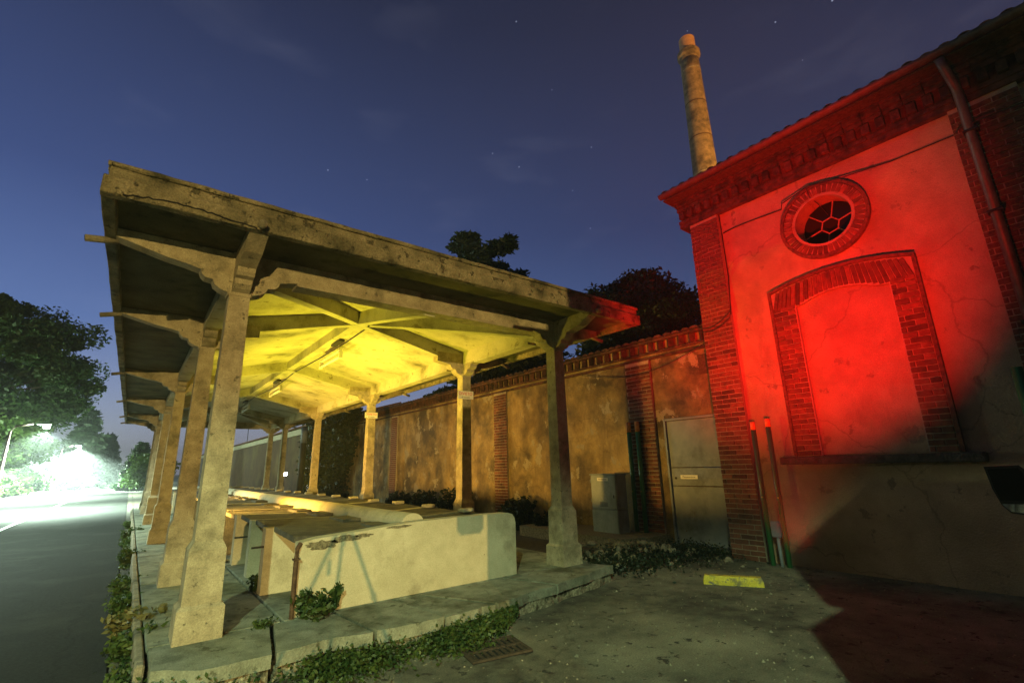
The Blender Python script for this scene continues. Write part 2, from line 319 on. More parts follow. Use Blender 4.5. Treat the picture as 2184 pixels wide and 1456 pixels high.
def leaves(name, pts, size, m, parent=None, elong=1.8, up=0.0, quads_var=.5, **props):
    pts = np.asarray(pts, np.float32); n = len(pts)
    a = rng.normal(size=(n, 3)); a[:, 2] *= .7; a /= np.linalg.norm(a, axis=1)[:, None]
    b = rng.normal(size=(n, 3)); b[:, 2] += up; b -= (b*a).sum(1)[:, None]*a; b /= np.linalg.norm(b, axis=1)[:, None]
    s = size*(1-quads_var/2+quads_var*rng.random(n))[:, None]
    A = a*s*.5*elong; Bv = b*s*.5
    v = np.stack([pts-A, pts+Bv*.9-A*.1, pts+A, pts-Bv*.9-A*.1], 1).reshape(-1, 3).astype(np.float32)
    me = bpy.data.meshes.new(name); me.vertices.add(4*n); me.vertices.foreach_set('co', v.ravel())
    me.loops.add(4*n); me.loops.foreach_set('vertex_index', np.arange(4*n, dtype=np.int32))
    me.polygons.add(n); me.polygons.foreach_set('loop_start', np.arange(0, 4*n, 4, dtype=np.int32)); me.polygons.foreach_set('loop_total', np.full(n, 4, np.int32))
    me.update(); me.validate()
    return place(name, me, m, parent, **props)
def text_mesh(s, size, name, m, parent, origin, right, up, align='CENTER'):
    cu = bpy.data.curves.new(name, 'FONT'); cu.body = s; cu.size = size; cu.align_x = align; cu.align_y = 'CENTER'; cu.extrude = .001
    o = bpy.data.objects.new(name, cu); COL.objects.link(o)
    dg = bpy.context.evaluated_depsgraph_get(); me = bpy.data.meshes.new_from_object(o.evaluated_get(dg))
    bpy.data.objects.remove(o); bpy.data.curves.remove(cu)
    r_ = Vector(right).normalized(); u_ = Vector(up).normalized(); n_ = r_.cross(u_)
    me.transform(Matrix((( r_.x, u_.x, n_.x, origin[0]), (r_.y, u_.y, n_.y, origin[1]), (r_.z, u_.z, n_.z, origin[2]), (0, 0, 0, 1))))
    return place(name, me, m, parent)

# ================================================================== SETTING
def sheet(name, x0, x1, y0, y1, z, m):
    b = B(); b.box(x0, x1, y0, y1, z-.05, z); return b.done(name, m, kind='structure')
sheet('ground', -400, 400, -200, 900, -.02, SOIL)
road = sheet('road', -5.9, .06, -60, 420, 0, ASPH)
sheet('yard', .075, 8.2, -12, 5.6, 0, YARD)
sheet('verge', .075, .30, 5.615, 60, -.004, SOIL)
sheet('wall_strip', 5.4, 8.2, 5.615, 60, -.003, SOIL)
b = B()
b.box(-2.92, -2.80, 9, 120, .0015, .004)
b.done('road_marking', PAINT, kind='structure')
sheet('pavement', -7.6, -5.915, -60, 300, .02, PAVE)

# ------------------------------------------------------------------ platform of the wash house
plat = B(); plat.box(.33, 5.22, 5.05, 25.4, -.01, .15)
plat = plat.done('platform', PAVE, kind='structure')
edge = [(309, 1431), (415, 1431), (523, 1405), (600, 1389), (700, 1361), (812, 1344), (942, 1315), (1070, 1282), (1190, 1245), (1300, 1207)]
E3 = [pix(x, y, 2, .2) for x, y in edge]
E3[0].x = .27
def edge_y(x):
    for a, c in zip(E3[:-1], E3[1:]):
        if a.x <= x <= c.x: return a.y+(c.y-a.y)*(x-a.x)/(c.x-a.x)
    return E3[0].y if x < E3[0].x else E3[-1].y
cuts = [(.27, .27), (1.02, 1.16), (1.78, 1.70), (2.42, 2.30), (3.02, 2.62), (3.95, 3.7), (5.2, 5.0)]   # (x on front edge, x on back edge)
for i in range(len(cuts)-1):
    (fa, ba), (fb, bb) = cuts[i], cuts[i+1]; g = .018
    n = 8; pts = []; wob = 0
    for k in range(n+1):
        x = fa+g+(fb-fa-2*g)*k/n
        wob = wob*.6+random.uniform(-.014, .014)+(.03 if random.random() < .08 else 0); pts.append((x, edge_y(x)+wob, 0))
    pts += [(bb-g, 5.02, 0), (ba+g, 5.02, 0)]
    dz = random.uniform(-.012, .006)
    bb_ = B(); bb_.poly([(p[0], p[1], .105) for p in pts], (0, 0, .095+dz)); bb_.bevel(.012)
    bb_.done('paving_slab', PAVE, plat)
    # broken riser under the slab
    pr = [(p[0]+random.uniform(-.01, .01), p[1]+random.uniform(.0, .05), 0) for p in pts[:n+1]] + [(fb-g, 5.0, 0), (fa+g, 5.0, 0)]
    rb = B(); rb.poly([(p[0], p[1], -.01) for p in pr], (0, 0, .113)); rb.done('riser_stone', RISE, plat)
yj = 5.04
i = 0
while yj < 25:
    L = 1.2 + .25*random.random()
    for xa, xb in ((.27, 1.25), (1.265, 5.2)):
        if xa > 1 and yj < 24 and i % 3: continue
        t = B(); t.box(xa+.006, xb-.006, yj+.006, min(yj+(L if xa < 1 else 3.7), 25.4)-.006, .151, .2+random.uniform(-.004, .004), .008); t.done('paving_slab', PAVE, plat)
    yj += L; i += 1
t = B()
for k in range(18):
    t.box(.20+random.uniform(-.008, .008), .262, 4.62+k*1.15, 4.62+k*1.15+1.13, -.01, .205+random.uniform(-.01, .01), .012)
t.done('kerb_edging', CONC, plat)

# ================================================================== WASH HOUSE CANOPY
can = thing('wash_house_canopy', 'long open concrete wash house canopy on slender columns with yellow lit ceiling', 'canopy', (2.7, 14.6, .2))
AX, BX, CX = .60, 4.80, 2.70
ROWS = [5.1, 7.65, 12.25, 16.95, 21.5, 24.1]
RX0, RX1, RY0, RY1 = -.43, 5.74, 4.25, 24.95
ZT = 3.14      # springing of the capitals
def bracket_prof(reach, zend, top):
    p = [(0, ZT), (.10, ZT), (.105, ZT+.03), (.17, ZT+.05), (.22, ZT+.085), (.235, ZT+.13), (.30, ZT+.14), (.33, ZT+.17), (.345, ZT+.21), (.45, ZT+.235), (.60, ZT+.26)]
    p += [(reach, zend), (reach, top), (0, top)]
    return p
col_shaft = None
for xi, cx in enumerate((AX, BX)):
    for yi, cy in enumerate(ROWS):
        if col_shaft is None:
            s = B(); s.loft([(0, 0, .103, .103, .93), (0, 0, .098, .098, 2.0), (0, 0, .088, .088, ZT+.02)]); s.bevel(.014)
            o = s.done('column', COLM); o.location = (0, 0, .93); col_shaft = o
            q = B(); q.loft([(0, 0, .140, .140, .46), (0, 0, .136, .136, .88), (0, 0, .104, .104, .945)]); q.bevel(.010); ped = q.done('pedestal', COLM); 
            q = B(); q.loft([(0, 0, .172, .172, .195), (0, 0, .168, .168, .44), (0, 0, .142, .142, .468)]); q.bevel(.014); pli = q.done('plinth', COLM)
            q = B(); q.box(-.10, .10, -.10, .10, ZT, ZT+.10, .008); q.box(-.092, .092, -.092, .092, ZT+.10, 3.58); q.box(-.106, .106, -.106, .106, ZT+.13, ZT+.20, .006); cap = q.done('capital', COLM)
            parts0 = (ped, pli, cap); base0 = o
            z0 = [p.location.z for p in parts0]
            o.location = Vector((cx, cy, .93)); adopt(o, can)
            for p, z in zip(parts0, z0): p.parent = o; p.location = Vector((0, 0, z-.93))
        else:
            o = inst('column', col_shaft.data, (cx, cy, .93), can)
            for p, z in zip(parts0, z0):
                c = p.copy(); COL.objects.link(c); c.parent = o; c.location = Vector((0, 0, z-.93))
        # brackets: outward, along the row, inward
        sg = -1 if xi == 0 else 1
        reach = (cx-RX0-.05) if xi == 0 else (RX1-.05-cx)
        t = B(); t.sweep((cx, cy), (sg, 0), bracket_prof(reach, 3.50, 3.575), .15)
        t.done('bracket', COLM, can)
        dirs = []
        if yi > 0: dirs.append(-1)
        if yi < len(ROWS)-1: dirs.append(1)
        for d in dirs:
            t = B(); t.sweep((cx, cy), (0, d), bracket_prof(.62, 3.40, 3.574), .15); t.done('bracket', COLM, can)
        t = B(); t.sweep((cx, cy), (-sg, 0), bracket_prof(.62, 3.40, 3.574), .162); t.done('bracket', COLM, can)
        if yi in (0, len(ROWS)-1):
            d = -1 if yi == 0 else 1
            rch = (cy-RY0-.05) if yi == 0 else (RY1-.05-cy)
            t = B(); t.sweep((cx, cy), (0, d), bracket_prof(rch, 3.50, 3.575), .15); t.done('bracket', COLM, can)
# edge beams
for cx in (AX, BX):
    for a, c in zip(ROWS[:-1], ROWS[1:]):
        t = B(); t.box(cx-.085, cx+.085, a+.09, c-.09, 3.385, 3.62); t.box(cx-.10, cx+.10, a+.5, c-.5, 3.35, 3.384); t.done('edge_beam', CEIL, can)
for cy in (ROWS[0], ROWS[-1]):
    t = B(); t.box(AX+.09, BX-.09, cy-.085, cy+.085, 3.385, 3.62); t.box(AX+.5, BX-.5, cy-.10, cy+.10, 3.35, 3.384); t.done('edge_beam', COLM, can)
# hipped ceiling panels, one between each pair of frames
ZE, ZR = 3.60, 4.06
def panel(pts, name='ceiling_panel', m=CEIL, up=.06):
    t = B(); t.poly(pts, (0, 0, up)); t.done(name, m, can)
N0, N1 = (CX, ROWS[1], ZR), (CX, ROWS[4], ZR)
panel([(AX, ROWS[0], ZE), (BX, ROWS[0], ZE), N0])
panel([(BX, ROWS[-1], ZE), (AX, ROWS[-1], ZE), N1])
panel([(AX, ROWS[0], ZE), N0, (AX, ROWS[1], ZE)]); panel([(BX, ROWS[0], ZE), (BX, ROWS[1], ZE), N0])
panel([(AX, ROWS[-1], ZE), (AX, ROWS[4], ZE), N1]); panel([(BX, ROWS[-1], ZE), N1, (BX, ROWS[4], ZE)])
for a, c in zip(ROWS[1:4], ROWS[2:5]):
    panel([(AX, a, ZE), (CX, a, ZR), (CX, c, ZR), (AX, c, ZE)]); panel([(BX, a, ZE), (BX, c, ZE), (CX, c, ZR), (CX, a, ZR)])
def rafter(a, c, wid, name='rafter', both=False):
    d = Vector((c[0]-a[0], c[1]-a[1])); L = d.length; pr = []
    n = 10
    for k in range(n+1):
        u = L*k/n; zc = ZE+(ZR-ZE)*k/n
        dep = .215 + .05*(1-k/n)**2
        pr.append((u, zc-dep))
    pr += [(L, ZR+.012), (0, ZE+.012)]
    t = B(); t.sweep(a, d, pr, wid); return t.done(name, CEIL, can)
for cy in ROWS[1:5]:
    rafter((AX, cy), (CX, cy), .15); rafter((BX, cy), (CX, cy), .15)
for cy, nd in ((ROWS[0], N0), (ROWS[-1], N1)):
    rafter((AX, cy), nd[:2], .14); rafter((BX, cy), nd[:2], .14); rafter((CX, cy), nd[:2], .14)
for a, c in zip(ROWS[1:4], ROWS[2:5]):
    t = B(); t.box(CX-.07, CX+.07, a+.075, c-.075, ZR-.20, ZR+.02); t.done('ridge_beam', CEIL, can)
# soffit ring, fascia, roof
def soffit(x0, x1, y0, y1):
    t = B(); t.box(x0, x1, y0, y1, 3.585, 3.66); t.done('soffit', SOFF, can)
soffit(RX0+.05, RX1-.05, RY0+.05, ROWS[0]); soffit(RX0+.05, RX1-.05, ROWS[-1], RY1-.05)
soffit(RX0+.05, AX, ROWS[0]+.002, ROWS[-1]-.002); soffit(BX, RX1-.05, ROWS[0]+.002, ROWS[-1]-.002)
def fascia(x0, x1, y0, y1, nx, ny):
    t = B()
    # three bands stepping outwards: lower roll, plain band, top lip
    def band(o, i, z0, z1):
        if ny: t.box(x0-o, x1+o, (y0-o) if ny < 0 else y0-i, (y0+i) if ny < 0 else y0+o, z0, z1, .008)
        else: t.box((x0-o) if nx < 0 else x0-i, (x0+i) if nx < 0 else x0+o, y0+.061, y1-.061, z0, z1, .008)
    band(.03, .055, 3.50, 3.645); band(.0, .054, 3.646, 3.735); band(.018, .053, 3.736, 3.775)
    bm = t.bm
    bmesh.ops.subdivide_edges(bm, edges=[e for e in bm.edges if e.calc_length() > 1.5], cuts=60)
    for v in bm.verts:
        v.co += Vector((random.uniform(-1, 1), random.uniform(-1, 1), random.uniform(-1, 1)))*.0035
    t.done('fascia', FASC, can)
fascia(RX0, RX1, RY0, RY0, 0, -1); fascia(RX0, RX1, RY1, RY1, 0, 1)
fascia(RX0, RX0, RY0, RY1, -1, 0); fascia(RX1, RX1, RY0, RY1, 1, 0)
t = B()
ci = [(RX0+.06, RY0+.06, 3.74), (RX1-.06, RY0+.06, 3.74), (RX1-.06, RY1-.06, 3.74), (RX0+.06, RY1-.06, 3.74)]
n0, n1 = (CX, ROWS[1], 4.22), (CX, ROWS[4], 4.22)
for f in ((ci[0], ci[1], n0), (ci[1], ci[2], n1, n0), (ci[2], ci[3], n1), (ci[3], ci[0], n0, n1)):
    t.bm.faces.new([t.bm.verts.new(p) for p in f])
bmesh.ops.remove_doubles(t.bm, verts=t.bm.verts[:], dist=.001)
t.done('roof', SOFF, can)
# crack along the front fascia: a spalled strip under the lower band
cp = [(RX0+.10, 3.512), (RX0+.25, 3.535), (RX0+.40, 3.552), (RX0+.58, 3.545), (RX0+.72, 3.538), (RX0+.85, 3.522), (RX0+1.0, 3.507)]
cq = []
for (xa, za), (xb, zb) in zip(cp[:-1], cp[1:]):
    for q in range(5): cq.append((xa+(xb-xa)*q/5, za+(zb-za)*q/5+random.uniform(-.007, .007)))
cp = cq+[cp[-1]]
t = B()
for (xa, za), (xb, zb) in zip(cp[:-1], cp[1:]): t.poly([(xa, RY0-.0385, za-.006), (xb, RY0-.0385, zb-.006), (xb, RY0-.0385, zb+.004), (xa, RY0-.0385, za+.004)], (0, .012, 0))
t.done('crack', DARK, can)
# rain spouts poking through the fascia
for cy in ROWS:
    for sx, x0 in ((-1, RX0), (1, RX1)):
        t = B(); t.tube([(x0-sx*.06, cy+random.uniform(-.05, .05), 3.50), (x0+sx*.15, cy, 3.455)], .030, 10); t.done('rain_spout', CONC, can, True)
for cx in (AX, BX):
    t = B(); t.tube([(cx, RY0+.03, 3.56), (cx, RY0-.13, 3.525)], .034, 10); t.done('rain_spout', CONC, can, True)
# ------------------------------------------------------------------ ceiling lamps and wire
for k, (a, lab) in enumerate(((9.9, 'white fluorescent tube lamp over the second bay of the canopy'), (14.8, 'white fluorescent tube lamp over the middle bay of the canopy'), (19.4, 'white fluorescent tube lamp over the far bay of the canopy'))):
    th = thing('tube_lamp', lab, 'ceiling lamp', (2.95, a, 3.66), 'tube lamps under the canopy')
    t = B(); t.box(2.72, 2.82, a-1.25, a-.75, 3.80, 3.856, .01); t.done('dark_box', IRON, th)  # plain dark box on the near side of each tube
    t = B(); t.tube([(2.95, a-.60, 3.66), (2.95, a+.60, 3.66)], .030, 12); t.done('tube', TUBE, th, True)
    t = B(); t.box(2.915, 2.985, a-.66, a-.60, 3.625, 3.76, .006); t.done('lamp_holder', WHIT, th); t = B(); t.box(2.915, 2.985, a+.60, a+.66, 3.625, 3.76, .006); t.done('lamp_holder', WHIT, th)
    t = B(); t.box(2.925, 2.975, a-.66, a+.66, 3.76, 3.80, .004); t.tube([(2.95, a-.5, 3.80), (2.95, a-.5, 4.02)], .008, 6); t.tube([(2.95, a+.5, 3.80), (2.95, a+.5, 4.02)], .008, 6); t.done('batten', WHIT, th)
pts = []
for k in range(61):
    y = 7.6+k*(21.4-7.6)/60; u = (y-7.6) % 4.65/4.65
    pts.append((2.83+.02*math.sin(y), y, 3.83-.05*math.sin(math.pi*u)))
t = B(); t.tube(pts, .012, 6); t.tube([(2.74, 7.3, 3.86), (2.80, 7.45, 3.80), (2.86, 7.5, 3.84), (2.83, 7.6, 3.83)], .014, 6)
o = t.done('ceiling_cable', IRON); o['label'] = 'dark electric cable strung under the ridge of the canopy ceiling'; o['category'] = 'cable'

# ------------------------------------------------------------------ signs on the columns
def sign(px, py, cx, cy, lab, z):
    th = thing('notice_sign', lab, 'sign', (cx-.12, cy, z-.07))
    ax, ay = cx-.20, cy-.103
    t = B(); t.box(ax, ax+.34, ay-.006, ay, z-.075, z+.075, .002); t.done('sign_plate', WHIT, th)
    text_mesh('DIVIETO', .080, 'sign_lettering', REDL, th, (ax+.165, ay-.0075, z+.022), (1, 0, 0), (0, 0, 1))
    text_mesh('di transito', .042, 'sign_lettering', BLKL, th, (ax+.17, ay-.0075, z-.044), (1, 0, 0), (0, 0, 1))
sign(0, 0, BX, ROWS[1], 'white notice with red letters on the column nearer the grey door', 2.80)
sign(0, 0, BX, ROWS[2], 'small white notice with red letters on the column by the dark ivy', 2.86)

# ================================================================== WASH TROUGH
tr = thing('wash_trough', 'long double row of concrete washing stalls with sloping stone slabs', 'wash trough', (2.66, 14.5, .2))
TX0, TX1, TC = 1.36, 3.96, 2.62
def endwall(y0, y1):
    t = B()
    pr = [(TX0, .19), (TX1, .19), (TX1, .80), (TX1-.015, .86), (TX1-.05, .905), (TX1-.12, .925)]
    pr += [(TX1-.12-k*.12, .927+random.uniform(-.004, .004)) for k in range(1, 10)]
    pr += [(TC-.05, .925), (2.3, .912), (2.0, .889), (1.75, .874), (1.5, .860), (TX0, .835)]
    t.poly([(x, y0, z) for x, z in pr], (0, y1-y0, 0)); t.bevel(.008)
    return t.done('end_wall', TPLA, tr)
endwall(5.08, 5.24); endwall(23.9, 24.06)
# bare patches where the plaster fell from the end wall
def patch(cx, cz, rx, rz, seed):
    rr = random.Random(seed); n = 26; pts = []
    for k in range(n):
        a = k*2*math.pi/n; q = .65+.5*rr.random(); pts.append((cx+rx*q*math.cos(a), 5.0815, cz+rz*q*math.sin(a)))
    t = B(); t.poly(pts, (0, -.005, 0)); t.done('bare_patch', RUBL, tr)
patch(1.58, .80, .17, .045, 3); patch(1.80, .835, .17, .032, 4); patch(2.36, .892, .16, .014, 5); patch(1.98, .845, .10, .02, 6)
part = []
YS = 1.12; ny = 16
slabme = None
for k in range(ny+1):
    y = 5.16+YS*k
    if k > 0 and k < ny+1 and y < 23.8:
        for sd in (0, 1):
            th_ = .15+.05*random.random()
            if sd == 0: xa, xb = 1.30+random.uniform(-.04, .04), 2.50
            else: xa, xb = 2.78, 3.97+random.uniform(-.03, .03)
            zl, zr = (.885, .842) if sd == 0 else (.842, .88)
            t = B(); t.poly([(xa, y-th_/2, .19), (xb, y-th_/2, .19), (xb, y-th_/2, zr), (xa, y-th_/2, zl)], (0, th_, 0)); t.bevel(.014); t.done('partition', TPLA if (k*3+sd) % 4 else CONC, tr)
    if k < ny and y+YS < 24.0:
        for sd in (0, 1):
            dz = random.uniform(-.012, .010); ya, yb = y+.11+random.uniform(0, .015), y+YS-.11-random.uniform(0, .015)
            if sd == 0: x0, x1, z0, z1 = 1.36+random.uniform(-.03, .03), 2.49, .812+dz, .772+dz
            else: x0, x1, z0, z1 = 2.77, 3.95+random.uniform(-.03, .03), .775+dz, .81+dz
            t = B(); tl = random.uniform(.006, .03); t.poly([(x0, ya, z0), (x1, ya, z1), (x1, ya, z1+.055), (x0, ya, z0+.055)], (random.uniform(-.02, .02), yb-ya, tl)); t.bevel(.010); t.done('washboard', SLAB, tr)
            if sd == 0:
                t = B(); t.poly([(x1-.26, ya+.10, z1+.05), (x1-.01, ya+.10, z1+.05), (x1-.01, ya+.10, z1+.10), (x1-.24, ya+.10, z1+.10)], (0, .55, 0)); t.bevel(.008); t.done('soap_ledge', SLAB, tr)
            else:
                t = B(); t.box(3.74, 3.92, ya+.70, ya+.84, .885+dz, .935+dz, .012); t.done('stone_lip', TPLA, tr)
    if k < ny and k > 0 and y+YS < 24.0:   # back wall of each stall: the core of the trough
        pass
t = B(); t.box(2.44, 2.82, 5.245, 23.89, .19, .798); t.done('core_wall', CONC, tr)
pr = [(TC+.14*math.cos(a), .885+.115*math.sin(a)) for a in [math.pi*k/10 for k in range(11)]]
segs = [5.26, 7.0, 9.2, 11.5, 14.0, 16.5, 19, 21.5, 23.88]
for a, c in zip(segs[:-1], segs[1:]):
    t = B(); t.poly([(x, a+.006, z) for x, z in [(TC+.14, .80)]+pr+[(TC-.14, .80)]], (0, c-a-.012, 0)); t.done('water_channel', TPLA, tr)
t = B(); t.tube([(TX0-.03, 5.05, .205), (TX0-.03, 5.05, .70), (TX0-.025, 5.06, .79), (TX0+.01, 5.09, .83)], .022, 8); t.box(TX0-.06, TX0, 5.02, 5.075, .695, .71); t.done('iron_post', RUST, tr)
for k, y in enumerate((6.28, 7.40)):
    t = B(); t.box(1.16, 1.31, y-.06, y-.045, .68, .70); t.done('iron_hook', IRON, tr)

# ================================================================== BOUNDARY WALL
WX = 8.10
wal = thing('boundary_wall', 'tall stained ochre plaster wall with brick piers and dentil coping', 'wall', (WX+.15, 14.5, 0))
t = B(); t.box(WX, WX+.35, 5.62, 24.6, -.02, 3.52); t.box(WX, WX+.35, 4.3, 5.62, 2.31, 3.52); t.done('plaster_face', OCHR, wal)
t = B(); t.box(WX-.04, WX+.37, 4.4, 24.6, 3.524, 3.575, .01); t.done('drip_course', BRID, wal)
t = B(); t.box(WX+.02, WX+.33, 4.4, 24.6, 3.577, 3.90); t.done('frieze', OCHR, wal)
t = B(); t.box(WX-.05, WX+.39, 4.4, 24.6, 3.64, 3.675, .008); t.done('string_course', BRID, wal)
t = B(); t.box(WX-.09, WX+.43, 4.4, 24.6, 3.86, 3.91, .008); t.done('coping_course', BRID, wal)
dent = unit_box('coping_dentil', BRID, .06)
y = 4.55
while y < 24.4:
    inst('coping_dentil', dent, (WX-.015, y, 3.77), wal, (0, 0, R(45)), (.11, .11, .17)); y += .235
y = 4.45; tile_me = None
tb = B(); prt = [(-.09*math.cos(a), .045*math.sin(a)) for a in [math.pi*k/6 for k in range(7)]]
tb.poly([(0, yy, zz) for yy, zz in prt], (.62, 0, 0)); tm = tb.done('coping_tile', BRID); tile_me = tm.data; bpy.data.objects.remove(tm)
while y < 24.5:
    inst('coping_tile', tile_me, (WX+.17, y, 3.912+.01*random.random()), wal, (0, 0, R(random.uniform(-3, 3)))); y += .20
def brick_pier(x, y0, y1, z0, z1, parent, depth=.05, single=True, cw=.235, ch=.0755):
    """courses of bricks in running bond standing proud of mortar; x is the outer face"""
    mt = B(); mt.box(x+.012, x+.30, y0+.004, y1-.004, z0, z1); mt.done('mortar_core', MORT, parent)
    stuff = B(); n = 0; k = 0; z = z0+.004
    while z+ch-.012 < z1:
        offs = 0 if k % 2 else -cw*.5
        y = y0+offs
        while y < y1-.03:
            a, c = max(y, y0), min(y+cw, y1)
            if c-a > .05:
                pr_ = random.uniform(-.006, .006)
                if single:
                    inst('brick', BRICK_ME, (x+.03+pr_, (a+c)/2, z+(ch-.012)/2), parent, (random.uniform(-.012, .012), random.uniform(-.01, .01), random.uniform(-.02, .02)), (.06, c-a-.012, ch-.013)); n += 1
                else: stuff.box(x+pr_, x+.06, a+.006, c-.006, z, z+ch-.013)
            y += cw
        z += ch; k += 1
    if not single: stuff.done('brickwork', BRIS, parent, kind='stuff')
    else: stuff.bm.free()
    return n
nb = brick_pier(WX-.06, 5.78, 6.40, -.02, 3.52, wal); nb += brick_pier(WX-.06, 10.62, 11.22, .9, 3.52, wal)
brick_pier(WX-.05, 10.62, 11.22, -.02, .89, wal, single=False)
brick_pier(WX-.06, 17.75, 18.30, .0, 3.52, wal, single=False)
t = B(); t.box(WX-.02, WX+.1, 7.70, 7.75, 1.2, 3.0); t.done('rust_crack', DARK, wal) if False else t.bm.free()
# small niche beside the building corner
t = B(); t.box(WX-.012, WX+.02, 4.42, 4.72, 3.05, 3.42); t.done('niche_board', RUST, wal)

# ------------------------------------------------------------------ grey metal door
dr = thing('metal_door', 'grey painted sheet metal door with rusty seams beside the brick pier', 'door', (WX, 5.05, 0))
DX = WX+.03
t = B(); t.box(WX-.005, WX+.12, 5.575, 5.62, 0, 2.308, .006); t.box(WX-.005, WX+.12, 4.42, 4.465, 0, 2.308, .006); t.box(WX-.005, WX+.12, 4.466, 5.574, 2.262, 2.307, .006); t.done('door_frame', GREY, dr)
for z0, z1 in ((.06, 1.055), (1.065, 1.385), (1.395, 2.258)):
    t = B(); t.box(DX, DX+.05, 4.47, 5.57, z0, z1, .006); t.done('door_panel', GREY, dr)
t = B(); t.box(DX-.004, DX+.03, 4.48, 5.45, 1.053, 1.068); t.box(DX-.003, DX+.03, 4.9, 5.56, 1.384, 1.396); t.done('rusty_seam', RUST, dr)
t = B(); t.box(DX-.004, DX, 5.03, 5.38, 1.185, 1.255, .001); pl = t.done('name_plate', WHIT, dr)
text_mesh('Manutenzione', .046, 'plate_lettering', BLKL, dr, (DX-.0055, 5.205, 1.22), (0, -1, 0), (0, 0, 1))
t = B(); t.tube([(DX-.01, 5.48, 1.20), (DX+.02, 5.48, 1.20)], .022, 8); t.done('lock', IRON, dr)
t = B(); t.box(WX-.10, WX+.3, 4.42, 5.62, -.02, .05, .01); t.done('threshold', CONC, dr)

# ================================================================== RED LIT BRICK BUILDING
FX, PX = 7.80, 7.72
bld = thing('brick_building', 'red lit plastered building with brick corner piers, round window and walled up arch', 'building', (9.5, 0, 0))
PC = (2.215, 4.985); PR = .385   # round window centre and opening radius
outer = [Vector((FX, 3.80, -.02)), Vector((FX, .10, -.02)), Vector((FX, .10, 5.80)), Vector((FX, 3.80, 5.80))]
hole = [Vector((FX, PC[0]+PR*math.cos(a), PC[1]+PR*math.sin(a))) for a in [2*math.pi*k/48 for k in range(48)]]
tri = tessellate_polygon([outer, hole]); allp = outer+hole
t = B(); vs = [t.bm.verts.new(p) for p in allp]
for f in tri: t.bm.faces.new([vs[i] for i in f])
# reveal of the round window
inn = [t.bm.verts.new(p+Vector((.30, 0, 0))) for p in hole]
for k in range(48): t.bm.faces.new((vs[4+k], vs[4+(k+1) % 48], inn[(k+1) % 48], inn[k]))
t.done('plaster_wall', PINK, bld)
t = B(); t.box(FX+.01, FX+.35, -7, .10, -.02, 5.80); t.done('plaster_wall', PINK, bld)
t = B(); t.box(FX+.72, 15, -7, 4.30, -.02, 6.2); t.box(FX+.36, FX+.71, -7, 1.3, -.02, 6.2); t.box(FX+.36, FX+.71, 3.2, 4.30, -.02, 6.2); t.box(FX+.36, FX+.71, 1.301, 3.199, -.02, 4.4); t.box(FX+.36, FX+.71, 1.301, 3.199, 5.6, 6.2); t.done('rear_mass', PINK, bld)
t = B(); t.box(FX, FX+.35, 3.80, 4.34, -.02, 5.80); t.done('corner_core', MORT, bld)
# round window: voussoir ring, outer rim, frame, panes
win = B()
rg = [(PC[0]+(PR+.012)*math.cos(a), PC[1]+(PR+.012)*math.sin(a)) for a in [2*math.pi*k/48 for k in range(48)]]
def ring(r0, r1, x0, x1, name, m, seg=48, parent=bld):
    t = B(); A = []
    for k in range(seg):
        a = 2*math.pi*k/seg; c, s = math.cos(a), math.sin(a)
        A.append([t.bm.verts.new((x, PC[0]+r*c, PC[1]+r*s)) for x, r in ((x0, r0), (x0, r1), (x1, r1), (x1, r0))])
    for k in range(seg):
        p, q = A[k], A[(k+1) % seg]
        for j in range(4): t.bm.faces.new((p[j], p[(j+1) % 4], q[(j+1) % 4], q[j]))
    return t.done(name, m, parent)
rw = ring(PR, .55, FX-.055, FX+.02, 'round_window', MORT)
ring(.553, .60, FX-.075, FX+.01, 'outer_rim', BRIS, parent=rw)
ring(PR-.005, PR+.03, FX-.062, FX-.02, 'inner_rim', PINK, parent=rw)
for k in range(44):
    a = 2*math.pi*(k+.5)/44; rm = (PR+.035+.548)/2
    inst('brick', BRICK_ME, (FX-.045+random.uniform(-.005, .005), PC[0]+rm*math.cos(a), PC[1]+rm*math.sin(a)), rw, (a, 0, 0), (.05, .548-PR-.042, .054))
t = B(); gx = FX+.255
for k in range(6):
    a = math.pi/2+k*math.pi/3+.25; a2 = a+math.pi/3
    h0 = (gx, PC[0]+.13*math.cos(a), PC[1]+.13*math.sin(a)); h1 = (gx, PC[0]+.13*math.cos(a2), PC[1]+.13*math.sin(a2))
    t.tube([h0, h1], .010, 6); t.tube([h0, (gx, PC[0]+PR*math.cos(a), PC[1]+PR*math.sin(a))], .010, 6)
t.done('glazing_bars', mat('painted_bars', (.30, .22, .16), None, 9, .7, 0), rw)
for k in (0, 1, 5):
    a = math.pi/2+k*math.pi/3+.25; a2 = a+math.pi/3
    t = B(); t.poly([(gx+.004, PC[0]+.13*math.cos(a), PC[1]+.13*math.sin(a)), (gx+.004, PC[0]+.13*math.cos(a2), PC[1]+.13*math.sin(a2)), (gx+.004, PC[0]+(PR-.004)*math.cos(a2), PC[1]+(PR-.004)*math.sin(a2)), (gx+.004, PC[0]+(PR-.002)*math.cos((a+a2)/2), PC[1]+(PR-.002)*math.sin((a+a2)/2)), (gx+.004, PC[0]+(PR-.004)*math.cos(a), PC[1]+(PR-.004)*math.sin(a))], (.004, 0, 0)); t.done('pane', GLAS, rw)
t = B(); t.box(FX+.40, FX+.70, 1.31, 3.19, 4.41, 5.59); t.done('dark_interior', DARK, bld)
